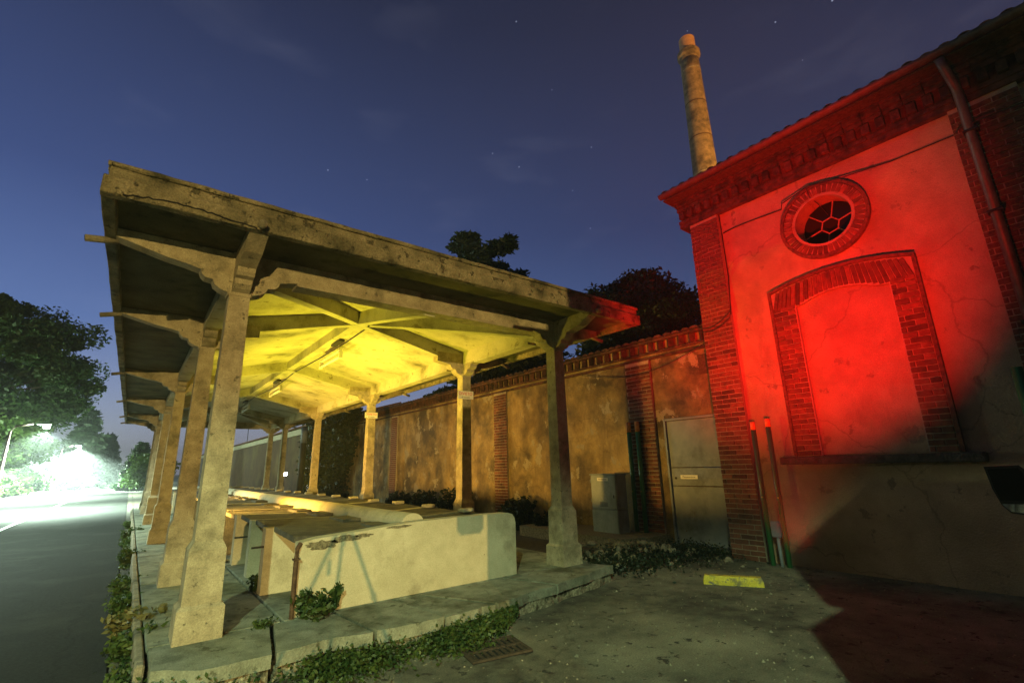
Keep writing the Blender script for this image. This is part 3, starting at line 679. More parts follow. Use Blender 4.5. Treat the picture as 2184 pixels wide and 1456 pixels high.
# blind arched window: brick surround
aw = B(); aw.box(FX-.058, FX+.02, 2.79, 3.12, 1.53, 3.76); aw.box(FX-.058, FX+.02, 1.32, 1.61, 1.53, 3.76)
def arch_z(y, zc, rise, half=.92): return zc - rise*((y-2.22)/half)**2
n = 16; lo = [(1.32+1.80*k/n) for k in range(n+1)]
pts = [(FX-.058, y, arch_z(y, 4.175, .14)) for y in lo] + [(FX-.058, y, max(3.761, arch_z(y, 3.885, .17, .58))) for y in lo[::-1]]
aw.poly(pts, (.07, 0, 0)); awo = aw.done('arched_window', MORT, bld)
t = B(); t.poly([(FX-.012, 1.611, 1.54), (FX-.012, 2.789, 1.54)]+[(FX-.012, 2.789-1.178*k/10, max(3.755, arch_z(2.789-1.178*k/10, 3.882, .17, .58))) for k in range(11)], (.012, 0, 0)); t.done('blind_infill', PINK, awo)
nbr = 44
ch = .0755; z = 1.54; k = 0
while z < 3.74:
    for y0, y1 in ((2.80, 3.12), (1.32, 1.60)):
        sp_ = .115 if (k % 2) else .215
        if y0 < 2: segs_ = [(y0, y0+sp_), (y0+sp_, y1)]
        else: segs_ = [(y0, y1-sp_), (y1-sp_, y1)]
        for a, c in segs_:
            inst('brick', BRICK_ME, (FX-.055+random.uniform(-.008, .008), (a+c)/2, z+.031), awo, (random.uniform(-.03, .03), 0, random.uniform(-.02, .02)), (.05, c-a-.014, .061)); nbr += 1
    z += ch; k += 1
nv = 27
for k in range(nv):
    y = 1.36+(3.08-1.36)*(k+.5)/nv
    zt, zb = arch_z(y, 4.165, .14), max(3.765, arch_z(y, 3.895, .17, .58))
    sl = -(y-2.22)*.32
    inst('brick', BRICK_ME, (FX-.055+random.uniform(-.007, .007), y, (zt+zb)/2), awo, (-sl, 0, 0), (.05, .052, zt-zb-.012)); nbr += 1
t = B()
for k in range(n):
    ya, yb = lo[k]-.04*(k == 0), lo[k+1]+.04*(k == n-1)
    t.poly([(FX-.09, ya, arch_z(ya, 4.178, .14)), (FX-.09, yb, arch_z(yb, 4.178, .14)), (FX-.09, yb, arch_z(yb, 4.225, .14)), (FX-.09, ya, arch_z(ya, 4.225, .14))], (.10, 0, 0))
t.box(FX-.08, FX+.01, 3.122, 3.165, 1.54, 4.035); t.box(FX-.08, FX+.01, 1.275, 1.318, 1.54, 4.035); t.done('hood_mould', BRIS, awo)
t = B(); t.box(FX-.18, FX+.02, 1.10, 3.34, 1.415, 1.525, .012); t.bevel(.01); t.done('window_sill', mat('eroded_sill', (.035, .03, .025), (.10, .085, .07), 12, .95, 1.0, 40, grain=.4), awo)
# corner pier (left) with separate bricks below, joined above; right pier joined
nbr += brick_pier(PX, 3.80, 4.34, .0, 3.40, bld)
brick_pier(PX, 3.80, 4.34, 3.405, 5.80, bld, single=False)
brick_pier(PX, -.02, .62, .0, 5.80, bld, single=False)
# cornice
cor = B()
for z0, z1, x in ((5.80, 5.862, 7.70), (5.875, 5.94, 7.68), (6.125, 6.19, 7.65), (6.20, 6.262, 7.61), (6.27, 6.30, 7.57)):
    y = -3.0
    while y < 4.44:
        cor.box(x+random.uniform(-.004, .004), FX+.3, y+.005, y+.23, z0, z1); y += .235
cor.box(7.70, FX+.29, -3.0, 4.42, 5.795, 6.29)
coro = cor.done('cornice', BRID, bld, kind='stuff')
y = -1.0; kk = 0
while y < 4.44:
    inst('dentil', DENT_ME, (7.67+random.uniform(-.008, .008), y, 6.03), coro, (0, 0, 0), (.09, .10, .15)); y += .175
# eave board, gutter, roof
t = B(); t.box(7.36, 8.2, -3, 4.60, 6.305, 6.335); t.done('eave_board', RUST, bld)
g = [(.075*math.cos(a), -.075*math.sin(a)) for a in [math.pi*k/8 for k in range(9)]]
g2 = g+[(-.068, .0)]+[(-.068*math.cos(math.pi*k/8), -.068*math.sin(math.pi*k/8)) for k in range(1, 8)]+[(.068, 0)]
t = B(); t.poly([(7.30+u, -3, 6.40+v) for u, v in g2], (0, 7.62, 0)); t.done('gutter', ZINC, bld)
t = B(); t.poly([(7.34, -3, 6.345), (7.34, -3, 6.38), (12.5, -3, 8.30), (12.5, -3, 8.26)], (0, 7.6, 0)); rf = t.done('roof', TILE, bld)
tb = B(); sl = math.atan2(1.92, 5.16)
prt = [(-.085*math.cos(a), .075*math.sin(a)) for a in [math.pi*k/6 for k in range(7)]]
inner = [(-.068*math.cos(a), .058*math.sin(a)) for a in [math.pi*(6-k)/6 for k in range(7)]]
tb.poly([(0, yy, zz) for yy, zz in prt+inner], (.44, 0, 0)); tm = tb.done('roof_tile', TILE); tme = tm.data; bpy.data.objects.remove(tm)
y = -1.6; nt_ = 0
while y < 4.60:
    for row in range(3):
        xx = 7.50+row*.34
        inst('roof_tile', tme, (xx, y, 6.40+(xx-7.34)*.372+.012*random.random()), rf, (random.uniform(-.05, .05), -sl, random.uniform(-.03, .03))); nt_ += 1
    y += .185
# downpipe and wires
dp = B(); dp.tube([(7.33, .52, 6.33), (7.42, .50, 6.20), (7.60, .47, 6.02), (7.655, .465, 5.9), (7.655, .44, 0.1)], .052, 12); dpo = dp.done('downpipe', ZINC, bld, True)
for z in (5.35, 4.25, 2.9, 1.4):
    t = B(); t.box(7.59, 7.80, .385, .525, z, z+.03, .004); t.done('pipe_bracket', IRON, dpo)
def wire(pts, name, parent, r=.009, m=IRON):
    t = B(); t.tube(pts, r, 6); return t.done(name, m, parent)
wp = [(FX-.015, 3.75, 5.42)]+[(FX-.02, 3.75-.2*k, 5.43+.012*math.sin(k*.9)) for k in range(1, 6)]
wp += [(FX-.08, PC[0]+.50, 5.48), (FX-.085, PC[0]+.1, 5.585), (FX-.08, PC[0]-.35, 5.50)]+[(FX-.02, 1.5-.22*k, 5.47) for k in range(1, 5)]+[(7.64, .55, 5.46), (7.62, .3, 5.45), (7.7, -.4, 5.47), (7.7, -2, 5.5)]
wire(wp, 'facade_wire', bld)
wire([(FX-.02, 3.78, 5.78), (FX-.02, 3.775, 5.2), (FX-.02, 3.77, 4.6), (FX-.09, 3.79, 3.9)], 'facade_wire', bld, .012)
wire([(FX-.08, PC[0]+.12, 5.57), (FX-.07, PC[0]+.10, 5.40), (FX+.1, PC[0]+.06, 5.33), (FX+.25, PC[0]+.0, 5.16)], 'facade_wire', bld, .006)
c = []
for k in range(15):
    u = k/14; c.append((WX-.10, 4.4+3.2*u, 3.62-.55*u-.30*math.sin(math.pi*u)+.42*u))
wire(c, 'sagging_wire', bld, .008)
c = [(7.70, 3.8+.62*k/8, 3.95-.10*math.sin(math.pi*k/8)-.16*k/8) for k in range(9)]
wire(c, 'sagging_wire', bld, .010); wire([(p[0]-.01, p[1], p[2]-.10+.05*i/8) for i, p in enumerate(c)], 'sagging_wire', bld, .008)

# ------------------------------------------------------------------ green conduits
def conduit(x, y, z0, z1, lab, grp, capz=.12, rad=.036, lx=0, boltz=.95):
    th = thing('green_conduit', lab, 'pipe', (x, y, z0), grp)
    t = B(); t.tube([(x, y, z0), (x, y, z1)], rad, 14); t.done('pipe', GPIP, th, True)
    if capz:
        t = B(); t.tube([(x, y, z1-capz), (x, y, z1+.005)], rad+.004, 14); t.done('orange_cap', ORNG, th, True)
    t = B(); t.tube([(x-rad-.008, y, boltz), (x-rad+.01, y, boltz)], .012, 8); t.done('bolt', YELL, th)
    t = B(); t.tube([(x, y, boltz-.03), (x, y, boltz+.03)], rad+.003, 14); t.box(x, x+.10, y+.0, y+.03, boltz-.015, boltz+.015); t.done('clip', GPIP, th)
conduit(7.62, 3.66, -.01, 2.07, 'green conduit with orange cap in front of the facade, next to the corner bricks', 'conduits on the facade')
conduit(7.62, 3.43, -.01, 2.10, 'green conduit with orange cap on the facade side of the small grey box', 'conduits on the facade')
conduit(7.60, .66, -.01, 2.42, 'dark green conduit without cap near the downpipe', 'conduits on the facade', 0, .05)
p1, p2 = pix(1340, 905, 0, 7.98), pix(1357, 905, 0, 7.98)
conduit(7.98, p1.y, .05, 2.30, 'green conduit with perforated orange cap beside the grey cabinet', 'twin conduits by the cabinet', .20, .045)
conduit(7.98, p2.y-.015, .05, 2.30, 'green conduit with perforated orange cap touching the brick pier', 'twin conduits by the cabinet', .20, .045)
jb = thing('junction_box', 'small grey electrical box on a thin pipe between two green conduits', 'electrical box', (7.60, 3.52, 0))
t = B(); t.box(7.54, 7.62, 3.46, 3.585, .40, .62, .012, 2); t.done('box', GREY, jb)
t = B(); t.tube([(7.59, 3.52, -.01), (7.59, 3.52, .41)], .022, 10); t.done('pipe', GREY, jb, True)
# ------------------------------------------------------------------ grey cabinet on its plinth
pn = thing('stone_plinth', 'low crumbling stone and brick plinth along the foot of the stained wall', 'plinth', (7.4, 7.4, 0))
t = B(); t.poly([(6.95, 5.95, -.02), (7.05, 8.9, -.02), (8.09, 8.9, -.02), (8.09, 5.72, -.02), (7.5, 5.72, -.02)], (0, 0, .22)); t.bevel(.03); t.done('core', RUBL, pn)
cb = thing('utility_cabinet', 'grey utility cabinet with white label beside twin green conduits', 'cabinet', (7.62, 6.72, .2))
bl, br = pix(1267, 1143, 2, .20), pix(1312, 1148, 2, .20)
cxf = 7.46; y1c = pix(1258, 1011, 0, cxf).y; y0c = pix(1312, 1011, 0, cxf).y; ztc = pix(1290, 1010, 0, cxf).z
t = B(); t.box(cxf, cxf+.32, y0c, y1c, .19, .62, .012, 2); t.done('base', CABI, cb)
t = B(); t.box(cxf+.004, cxf+.316, y0c+.004, y1c-.004, .625, ztc-.03, .012, 2); t.done('body', CABI, cb)
t = B(); t.box(cxf-.012, cxf+.33, y0c-.012, y1c+.012, ztc-.028, ztc, .008); t.done('lid', CABI, cb)
ym = (y0c+y1c)/2
t = B(); t.box(cxf-.003, cxf+.005, y0c+.02, y1c-.02, .64, ztc-.05, .002); t.done('door', CABI, cb)
t = B(); t.box(cxf-.007, cxf-.003, ym-.14, ym+.14, ztc-.135, ztc-.075, .001); t.done('label_plate', WHIT, cb)
text_mesh('Manutenzione', .038, 'plate_lettering', BLKL, cb, (cxf-.0085, ym, ztc-.105), (0, -1, 0), (0, 0, 1))
for k in range(4):
    t = B(); t.box(cxf-.006, cxf-.003, ym-.10, ym+.10, .68+k*.022, .69+k*.022); t.done('vent_slot', IRON, cb)
for z_ in (.75, 1.12):
    t = B(); t.tube([(cxf-.008, y1c-.012, z_), (cxf-.008, y1c-.012, z_+.07)], .009, 8); t.done('hinge', GREY, cb)
t = B(); t.box(cxf-.012, cxf-.003, y0c+.06, y0c+.085, .84, .90, .003); t.done('lock', IRON, cb)

# ------------------------------------------------------------------ rubble stones, kerb stop, drain
def stone_mesh(seed):
    rr = random.Random(seed); bm = bmesh.new(); bmesh.ops.create_icosphere(bm, subdivisions=2, radius=1)
    for v in bm.verts:
        d = v.co.normalized(); q = .72+.45*rr.random()*.6
        v.co = Vector((d.x*q, d.y*q*.8, d.z*q*.6))
    me = bpy.data.meshes.new('stone'); bm.to_mesh(me); bm.free(); me.materials.append(RUBL if seed % 2 else CONC); return me
SM = [stone_mesh(i) for i in range(5)]
heap = thing('rubble_heap', 'heap of broken stones and bricks spilled in front of the cabinet plinth', 'rubble', (6.9, 5.6, 0))
for k in range(110):
    u = random.random(); x = 5.5+u*2.1; y = 5.6-.55*u+random.gauss(0, .33); h = max(0, .16-.22*abs(y-(5.55-.4*u)))
    s = random.uniform(.025, .075)*(1.5 if random.random() < .15 else 1)
    inst('stone', random.choice(SM), (x, y, h*random.random()+s*.3), heap, (random.random()*3, random.random()*3, random.random()*6), (s, s, s))
for k, (px_, py_) in enumerate(((1300, 1155), (1322, 1160), (1345, 1158), (1370, 1156), (1390, 1158), (1263, 1158), (1240, 1160))):
    p = pix(px_, py_, 2, .2); s = random.uniform(.08, .13)
    inst('stone', random.choice(SM), (p.x, p.y, .2), heap, (0, 0, random.random()*6), (s, s, s*.7))
for k in range(26):
    x, y = random.uniform(6.0, 7.7), random.uniform(3.6, 5.0)
    if random.random() < .8: s = random.uniform(.012, .03); inst('stone', random.choice(SM), (x, y, s*.4), heap, (random.random()*3, 0, random.random()*6), (s, s, s))
pa, pb = pix(1500, 1233, 2, .05), pix(1628, 1240, 2, .05)
d = (pb-pa).normalized(); n_ = Vector((-d.y, d.x, 0)); hw = .075
ks = thing('wheel_stop', 'worn yellow painted concrete wheel stop lying on the yard', 'wheel stop', ((pa+pb)/2-Vector((0, 0, .05))))
t = B(); L = (pb-pa).length
t.loft([(0, 0, L/2, hw, 0), (0, 0, L/2, hw, .05), (0, 0, L/2-.02, hw*.6, .10)]); t.bevel(.008)
o = t.done('block', YELL); o.rotation_euler = (0, 0, math.atan2(d.y, d.x)); o.location = Vector((0, 0, .0)); o.parent = ks
gt_ = thing('drain_grate', 'rusty slotted iron drain grate set in the dark asphalt', 'drain grate', (2.6, 3.72, 0))
gc = [pix(975, 1385, 2, 0), pix(1058, 1368, 2, 0), pix(1102, 1388, 2, 0), pix(1020, 1415, 2, 0)]
cxg, cyg = 2.62, 3.70; ga = math.atan2(gc[1].y-gc[0].y, gc[1].x-gc[0].x)
gl = [( -.24, -.17), (.24, -.17), (.24, .17), (-.24, .17)]
def gbox(x0, x1, y0, y1, z0, z1, name, m):
    t = B(); t.box(x0, x1, y0, y1, z0, z1, .003); o = t.done(name, m); loc = o.location.copy()
    rz = Matrix.Rotation(ga, 3, 'Z'); l2 = rz @ Vector((loc.x, loc.y, 0)); o.location = Vector((l2.x+cxg-2.6, l2.y+cyg-3.72, loc.z)); o.rotation_euler = (0, 0, ga); o.parent = gt_
gbox(-.27, .27, -.20, .20, .001, .004, 'shaft', DARK)
for a in ((-.27, .27, -.20, -.17), (-.27, .27, .17, .20), (-.27, -.24, -.169, .169), (.24, .27, -.169, .169), (-.239, .239, -.015, .015)): gbox(*a, .004, .022, 'frame_bar', GRAT)
for k in range(9):
    x = -.215+k*.054
    gbox(x-.014, x+.014, -.168, -.016, .005, .018, 'slat', GRAT); gbox(x-.014, x+.014, .016, .168, .005, .018, 'slat', GRAT)

n = 2600; px_ = rng.uniform(.6, 8.0, n); py_ = rng.uniform(-.2, 5.3, n); k_ = (py_ < np.array([edge_y(float(v)) for v in px_])-.05) | (px_ > 5.3); px_, py_ = px_[k_], py_[k_]; n = len(px_)
o_ = np.array([[0, 0, 1], [1, 0, 0], [-.5, .87, 0], [-.5, -.87, 0]]); sz = rng.uniform(.004, .013, n)*(1+(rng.random(n) < .05))
ang = rng.uniform(0, 6.28, n); ca, sa = np.cos(ang), np.sin(ang); V = np.zeros((n, 4, 3))
for q in range(4):
    V[:, q, 0] = px_+sz*(o_[q, 0]*ca-o_[q, 1]*sa); V[:, q, 1] = py_+sz*(o_[q, 0]*sa+o_[q, 1]*ca); V[:, q, 2] = .001+sz*.8*o_[q, 2]
me = bpy.data.meshes.new('grit'); me.from_pydata(V.reshape(-1, 3).tolist(), [], [(4*a+b0, 4*a+b1, 4*a+b2) for a in range(n) for b0, b1, b2 in ((0, 1, 2), (0, 2, 3), (0, 3, 1))]); me.update()
place('grit', me, RISE, None, kind='stuff', label='loose grit and small stones scattered on the yard', category='gravel')

# ================================================================== CHIMNEY
ch_ = thing('factory_chimney', 'tall round masonry factory chimney with collar and pale cap behind the building', 'chimney', (22.0, 11.05, 0))
cc = pix(1507, 385, 0, 22.0); ct = pix(1459, 90, 0, 22.0); ccx, ccy = 22.0, cc.y
HT = ct.z
t = B(); pr = []
for k in range(25):
    u = k/24; z = u*(HT-1.35); pr.append((.90-.40*u*1.0, z))
t.lathe(ccx, ccy, pr, 24); t.done('shaft', CHIM, ch_, True)
for k in range(1, 7):
    z = (HT-1.35)*(.40+.093*k); r_ = .90-.40*(.40+.093*k)
    if z > HT-1.4: break
    t = B(); t.lathe(ccx, ccy, [(r_-.01, z), (r_+.012, z+.01), (r_+.012, z+.07), (r_-.01, z+.08)], 24); t.done('iron_band', RUST if k % 3 else CONC, ch_)
t = B(); t.lathe(ccx, ccy, [(.46, HT-1.62), (.52, HT-1.5), (.54, HT-1.35), (.62, HT-1.25), (.62, HT-1.0), (.55, HT-.90), (.42, HT-.84)], 24); t.done('collar', CHIM, ch_)
t = B(); t.lathe(ccx, ccy, [(.43, HT-.86), (.43, HT-.02), (.40, HT), (.36, HT), (.36, HT-.4)], 24); t.done('cap', mat('chimney_cap', (.40, .22, .11), (.52, .32, .17), 6, .9, .4, 20), ch_)

# ================================================================== BEYOND THE WALL END
lb = thing('low_building', 'long low building with sloping tiled roof beyond the ivy', 'building', (9.5, 60, 0))
t = B(); t.box(8.4, 13, 28.5, 120, -.02, 3.75); t.done('wall', mat('brown_plaster', (.045, .024, .012), (.09, .05, .022), 1.2, .95, .3, 30, c3=(.12, .085, .03), c3scale=.5), lb)
t = B(); t.box(8.30, 13, 28.4, 120, 3.76, 4.12); t.done('cornice_band', TPLA, lb)
t = B(); t.poly([(8.0, 28.2, 4.125), (8.0, 28.2, 4.20), (13, 28.2, 5.6), (13, 28.2, 5.5)], (0, 92, 0)); t.done('roof', TILE, lb)
t = B(); t.tube([(8.35, 52, 4.2), (8.35, 52, 7.2)], .03, 6); t.done('antenna_mast', IRON, lb)
pp = pix(650, 912, 1, 25.6)
po = thing('round_post', 'dark round metal post standing by the ivy at the wall end', 'post', (pp.x, 25.6, 0))
t = B(); t.tube([(pp.x, 25.6, -.01), (pp.x, 25.6, pp.z)], .15, 16); t.done('shaft', IRON, po, True)
t = B(); t.tube([(pp.x, 25.6, pp.z-.75), (pp.x, 25.6, pp.z+.005)], .155, 16); t.done('lit_top', GREY, po, True)  # green light on the post top put in as a paler sleeve
def flood(px_, py_, y, lab, pw):
    p = pix(px_, py_, 1, y)
    th = thing('flood_lamp', lab, 'flood lamp', (p.x, p.y, 0))
    t = B(); t.tube([(p.x, p.y+.12, -.01), (p.x, p.y+.12, p.z-.1)], .03, 8); t.done('stake', IRON, th)
    t = B(); t.box(p.x-.12, p.x+.12, p.y+.02, p.y+.14, p.z-.10, p.z+.10, .01); t.done('housing', IRON, th)
    t = B(); t.box(p.x-.10, p.x+.10, p.y+.0, p.y+.018, p.z-.08, p.z+.08); t.done('lens', LAMPW, th)
    l = lamp('flood_light', 'POINT', (p.x-.1, p.y-.35, p.z), (1, .93, .75), pw, None, .06)
flood(608, 1010, 29.5, 'small bright white flood lamp at the far end of the trough', 22)
flood(482, 1018, 40, 'tiny white lamp farther along the low building', 60)

# ================================================================== STREET LAMPS
def street_lamp(x, y, h, reach, lab, pw, head_px=None):
    th = thing('street_lamp', lab, 'street lamp', (x, y, 0), 'street lamps along the road')
    t = B(); t.tube([(x, y, -.02), (x, y, 1.2), (x, y, h-.3), (x+.15, y, h-.05), (x+reach*.6, y, h+.08)], [.085, .075, .05, .045, .035], 10); t.done('pole', ZINC, th, True)
    hx = x+reach
    t = B(); t.box(hx-.34, hx+.15, y-.10, y+.10, h+.03, h+.10, .03, 2); t.done('lamp_head', GREY, th)
    t = B(); t.lathe(hx, y, [(.03, h-.14), (.09, h-.11), (.12, h-.06), (.12, h-.02), (.10, h+.028)], 14); t.done('lens', LAMPG, th, True)
    lamp('street_lamp_light', 'SPOT', (hx, y-.05, h-.25), (.74, 1.0, .80), pw, (hx, y-.05, 0), .12, 150, .5)
    lamp('street_lamp_glow', 'POINT', (hx, y-.25, h-.25), (.74, 1.0, .74), 1500*(y/32)**1.5, None, .12)
a = pix(100, 908, 1, 32); street_lamp(a.x-1.2, 32, a.z, 1.2, 'street lamp shining through the big leafy tree', 40000)
a = pix(170, 952, 1, 66); street_lamp(a.x-1.3, 66, a.z, 1.3, 'street lamp on a bare pole between the leafy tree and the dark conifer', 230000)
a = pix(60, 930, 1, 48); street_lamp(a.x-1.2, 48, a.z, 1.2, 'added street lamp half hidden under the big leafy tree crown', 80000)  # extra lamp put in to whiten the far road
a = pix(232, 995, 1, 110); street_lamp(a.x-1.2, 110, a.z, 1.2, 'distant street lamp low behind the far shrubs', 400000)
# lamp poles whose light falls on the scene from out of view; the middle one is added
def off_lamp(x, y, h, dx, dy, lab):
    th = thing('street_lamp', lab, 'street lamp', (x, y, 0), 'street lamps along the road')
    t = B(); t.tube([(x, y, -.02), (x, y, h-.2), (x+dx*.3, y+dy*.3, h+.1), (x+dx, y+dy, h+.25)], [.085, .055, .045, .035], 10); t.done('pole', ZINC, th, True)
    t = B(); t.box(x+dx-.2, x+dx+.2, y+dy-.13, y+dy+.13, h+.16, h+.28, .02); t.done('lamp_head', GREY, th)
off_lamp(-5.2, -4.15, 6.4, 1.0, .3, 'street lamp at the far kerb beside the photographer')
off_lamp(-6.6, 16.7, 5.2, 1.0, .3, 'added street lamp out of view at the far kerb before the leafy tree')
lamp('street_lamp_light', 'SPOT', (-5.6, 17, 5.3), (.74, 1.0, .80), 8000, (-5.6, 17, 0), .12, 150, .5)  # added lamp out of view, brightens the road surface
off_lamp(-11.2, -29.8, 2.7, 1.0, .3, 'street lamp far behind the photographer')

# ================================================================== TREES AND PLANTS
def blob_pts(n, cen, rad, clumps, spread, flat=1.0, hollow=.55):
    cen = np.array(cen); rad = np.array(rad)
    d = rng.normal(size=(clumps, 3)); d /= np.linalg.norm(d, axis=1)[:, None]
    q = hollow+(1-hollow)*rng.random(clumps)**.6
    cs = cen+d*rad*q[:, None]
    idx = rng.integers(0, clumps, n); sc = spread*(.6+.8*rng.random(clumps))
    g = rng.normal(size=(n, 3)); ln = np.linalg.norm(g, axis=1); g *= (np.where(ln > 1.7, .5+1.35*rng.random(n)**.8, ln)/np.maximum(ln, 1e-6))[:, None]; g *= sc[idx][:, None]; g[:, 2] *= .7*flat
    return cs[idx]+g, cs
def tree(name, lab, base, cen, rad, n, clumps, spread, leaf, m, trunk=.25, group=None, hollow=.5, limbs=16, elong=1.8):
    th = thing(name, lab, 'tree', base, group)
    pts, cs = blob_pts(n, cen, rad, clumps, spread, hollow=hollow)
    pts = pts[pts[:, 2] > .3]
    bx_, by_, _ = base
    t = B(); fork = Vector((bx_, by_, cen[2]-rad[2]*.55))
    t.tube([(bx_, by_, -.05), (bx_+.05, by_, fork.z*.5), fork, Vector(cen)+Vector((0, 0, rad[2]*.5))], [trunk, trunk*.85, trunk*.7, trunk*.2], 8)
    for c in cs[:limbs]:
        c = Vector([float(v) for v in c]); s0 = fork.lerp(Vector(cen), random.random()*.6); mid = s0.lerp(c, .5)+Vector((0, 0, -.2))
        t.tube([s0, mid, c], [trunk*.35, trunk*.2, trunk*.06], 5)
    t.done('trunk', BARK, th)
    leaves('crown', pts, leaf, m, th, elong)
    return th
def conifer(name, lab, base, h, rad, n, m, droop=.25, start=.12, leaf=.22, group=None):
    th = thing(name, lab, 'tree', base, group); bx_, by_, _ = base
    t = B(); t.tube([(bx_, by_, -.05), (bx_, by_, h)], [.22, .03], 8); P = []
    nb_ = 70
    for k in range(nb_):
        u = start+(1-start)*(k/nb_); a = k*2.4+random.random(); L = rad*(1-u)**.8*random.uniform(.7, 1.1)+.2; z = h*u
        d = np.array([math.cos(a), math.sin(a), -droop]); m_ = max(4, int(n/nb_*(L/rad)*1.8))
        s = rng.random(m_)**.7
        p = np.array([bx_, by_, z])+d*L*s[:, None]+rng.normal(size=(m_, 3))*np.array([.10, .10, .06])*(1.2+rad*.25); P.append(p)
        e = np.array([bx_, by_, z])+d*L*.9
        t.tube([(bx_, by_, z), tuple(float(v) for v in e)], [.05, .012], 4)
    t.done('trunk', BARK, th); leaves('crown', np.concatenate(P), leaf, m, th, 2.6)
tree('roadside_tree', 'big dark broadleaf tree leaning over the left side of the road', (-9.0, 41, 0), (-7.4, 40, 7.6), (4.9, 5.0, 4.4), 80000, 150, .60, .15, LEAF, .32, hollow=.45)
tree('roadside_tree', 'lit light green tree right around the first street lamp', (-6.6, 37.0, 0), (-5.6, 36.5, 3.3), (1.9, 2.5, 1.35), 16000, 60, .32, .13, LEAFL, .12)
conifer('dark_conifer', 'dark conifer behind the second street lamp', (-4.6, 74, 0), 9.0, 3.2, 9000, PINE, .3, .05, .35)
conifer('dark_conifer', 'second dark conifer farther down the road', (-3.2, 96, 0), 7.5, 2.6, 5000, PINE, .3, .05, .4)
conifer('small_conifer', 'small conifer past the far end of the canopy', tuple(pix(290, 1035, 1, 62))[:2]+(0,), 4.6, 1.5, 5000, PINE, .2, .05, .25)
tree('shrub', 'bushy light green shrub past the far end of the platform', (1.1, 45, 0), (1.15, 45, 1.7), (1.2, 1.6, 1.3), 6000, 40, .30, .16, LEAFL, .08)
for k, (y, x, h) in enumerate(((30, -8.3, 1.5), (35, -8.2, 1.7), (48, -8.0, 2.0), (55, -7.6, 2.2), (63, -7.2, 1.8), (80, -6.8, 2.4), (100, -6.5, 3.0))):
    tree('hedge_shrub', ('lit roadside hedge shrub behind the fence, ' + ['by the tall reflector post', 'under the big tree', 'just past the big tree', 'before the second lamp', 'beside the second lamp pole', 'past the second lamp', 'at the far bend'][k]), (x, y, 0), (x, y, h*.6), (1.4, 2.8, h*.6), 5000, 45, .34, .19, LEAFL if k % 2 else LEAF, .06, 'roadside hedge shrubs', .3, 6)
for k, y in enumerate((27, 19, 11, 3, -5, -13)):  # unseen trees added to keep low sky light off the facade
    tree('screen_tree', 'tall added avenue tree out of view across the road, number ' + ['one', 'two', 'three', 'four', 'five', 'six'][k] + ' counted from the big leaning tree', (-13.5, y, 0), (-13.5, y, 7.0), (3.6, 4.6, 6.2), 5000, 70, .8, .75, LEAF, .3, 'added avenue trees across the road', .3, 6)
# cedar behind the wall
def cedar(base, top, lab):
    th = thing('cedar_tree', lab, 'tree', base); bx_, by_, _ = base
    t = B(); t.tube([(bx_, by_, -.05), (bx_+.1, by_, top*.6), (bx_, by_, top)], [.35, .22, .05], 8); P = []
    for k in range(64):
        u = .22+.78*k/64; a = random.random()*6.283; z = top*u
        L = random.uniform(2.2, 4.6)*(1.08-u*.55); rise = random.uniform(-.08, .30)
        d = Vector((math.cos(a), math.sin(a), rise)); e = Vector((bx_, by_, z))+d*L
        t.tube([(bx_, by_, z), Vector((bx_, by_, z))+d*L*.5+Vector((0, 0, .1)), e], [.07, .045, .01], 5)
        for j in range(9):
            s = .25+.75*j/9; c0 = Vector((bx_, by_, z))+d*L*s; sd = Vector((-d.y, d.x, .12))
            for q in (-1, 1):
                LL = (1-s*.6)*random.uniform(.4, 1.1); m_ = 34
                uu = rng.random(m_)
                p = np.array(c0)+np.outer(uu*LL*q, np.array(sd))+np.outer(uu*.35*LL, np.array(d))+rng.normal(size=(m_, 3))*np.array([.09, .09, .06]); P.append(p)
    t.done('trunk', BARK, th); leaves('crown', np.concatenate(P), .17, PINE, th, 2.4)
cedar((13.6, 20.0, 0), 13.6, 'tall feathery cedar rising above the canopy roof')
tree('broadleaf_tree', 'dense dark broadleaf tree between the canopy and the red building', (14.6, 11.0, 0), (14.4, 10.9, 5.6), (2.6, 2.4, 3.0), 60000, 120, .40, .11, IVYM, .28, hollow=.4)
tree('broadleaf_tree', 'dark tree crown behind the stained wall under the canopy eave', (13.2, 16.0, 0), (13.0, 16.0, 4.2), (2.5, 3.0, 2.2), 24000, 60, .42, .13, IVYM, .2, hollow=.3)
# ivy at the wall end
iv = thing('ivy', 'black green ivy covering the far end of the boundary wall', 'ivy', (8.0, 24.5, 0))
n = 26000; yy = rng.uniform(21.6, 28.6, n); zz = rng.uniform(0, 4.3, n); keep = yy > 22.6+.9*np.sin(zz*1.7)*.6+rng.normal(size=n)*.25-(zz > 3.6)*1.2
xx = 7.85+rng.normal(size=n)*.16-.5*(rng.random(n) < .3)*rng.random(n)
leaves('foliage', np.stack([xx, yy, zz], 1)[keep], .16, IVYM, iv, 1.3)
t = B(); t.box(8.05, 8.40, 24.6, 28.4, -.02, 4.0); t.done('wall_core', SOIL, iv)
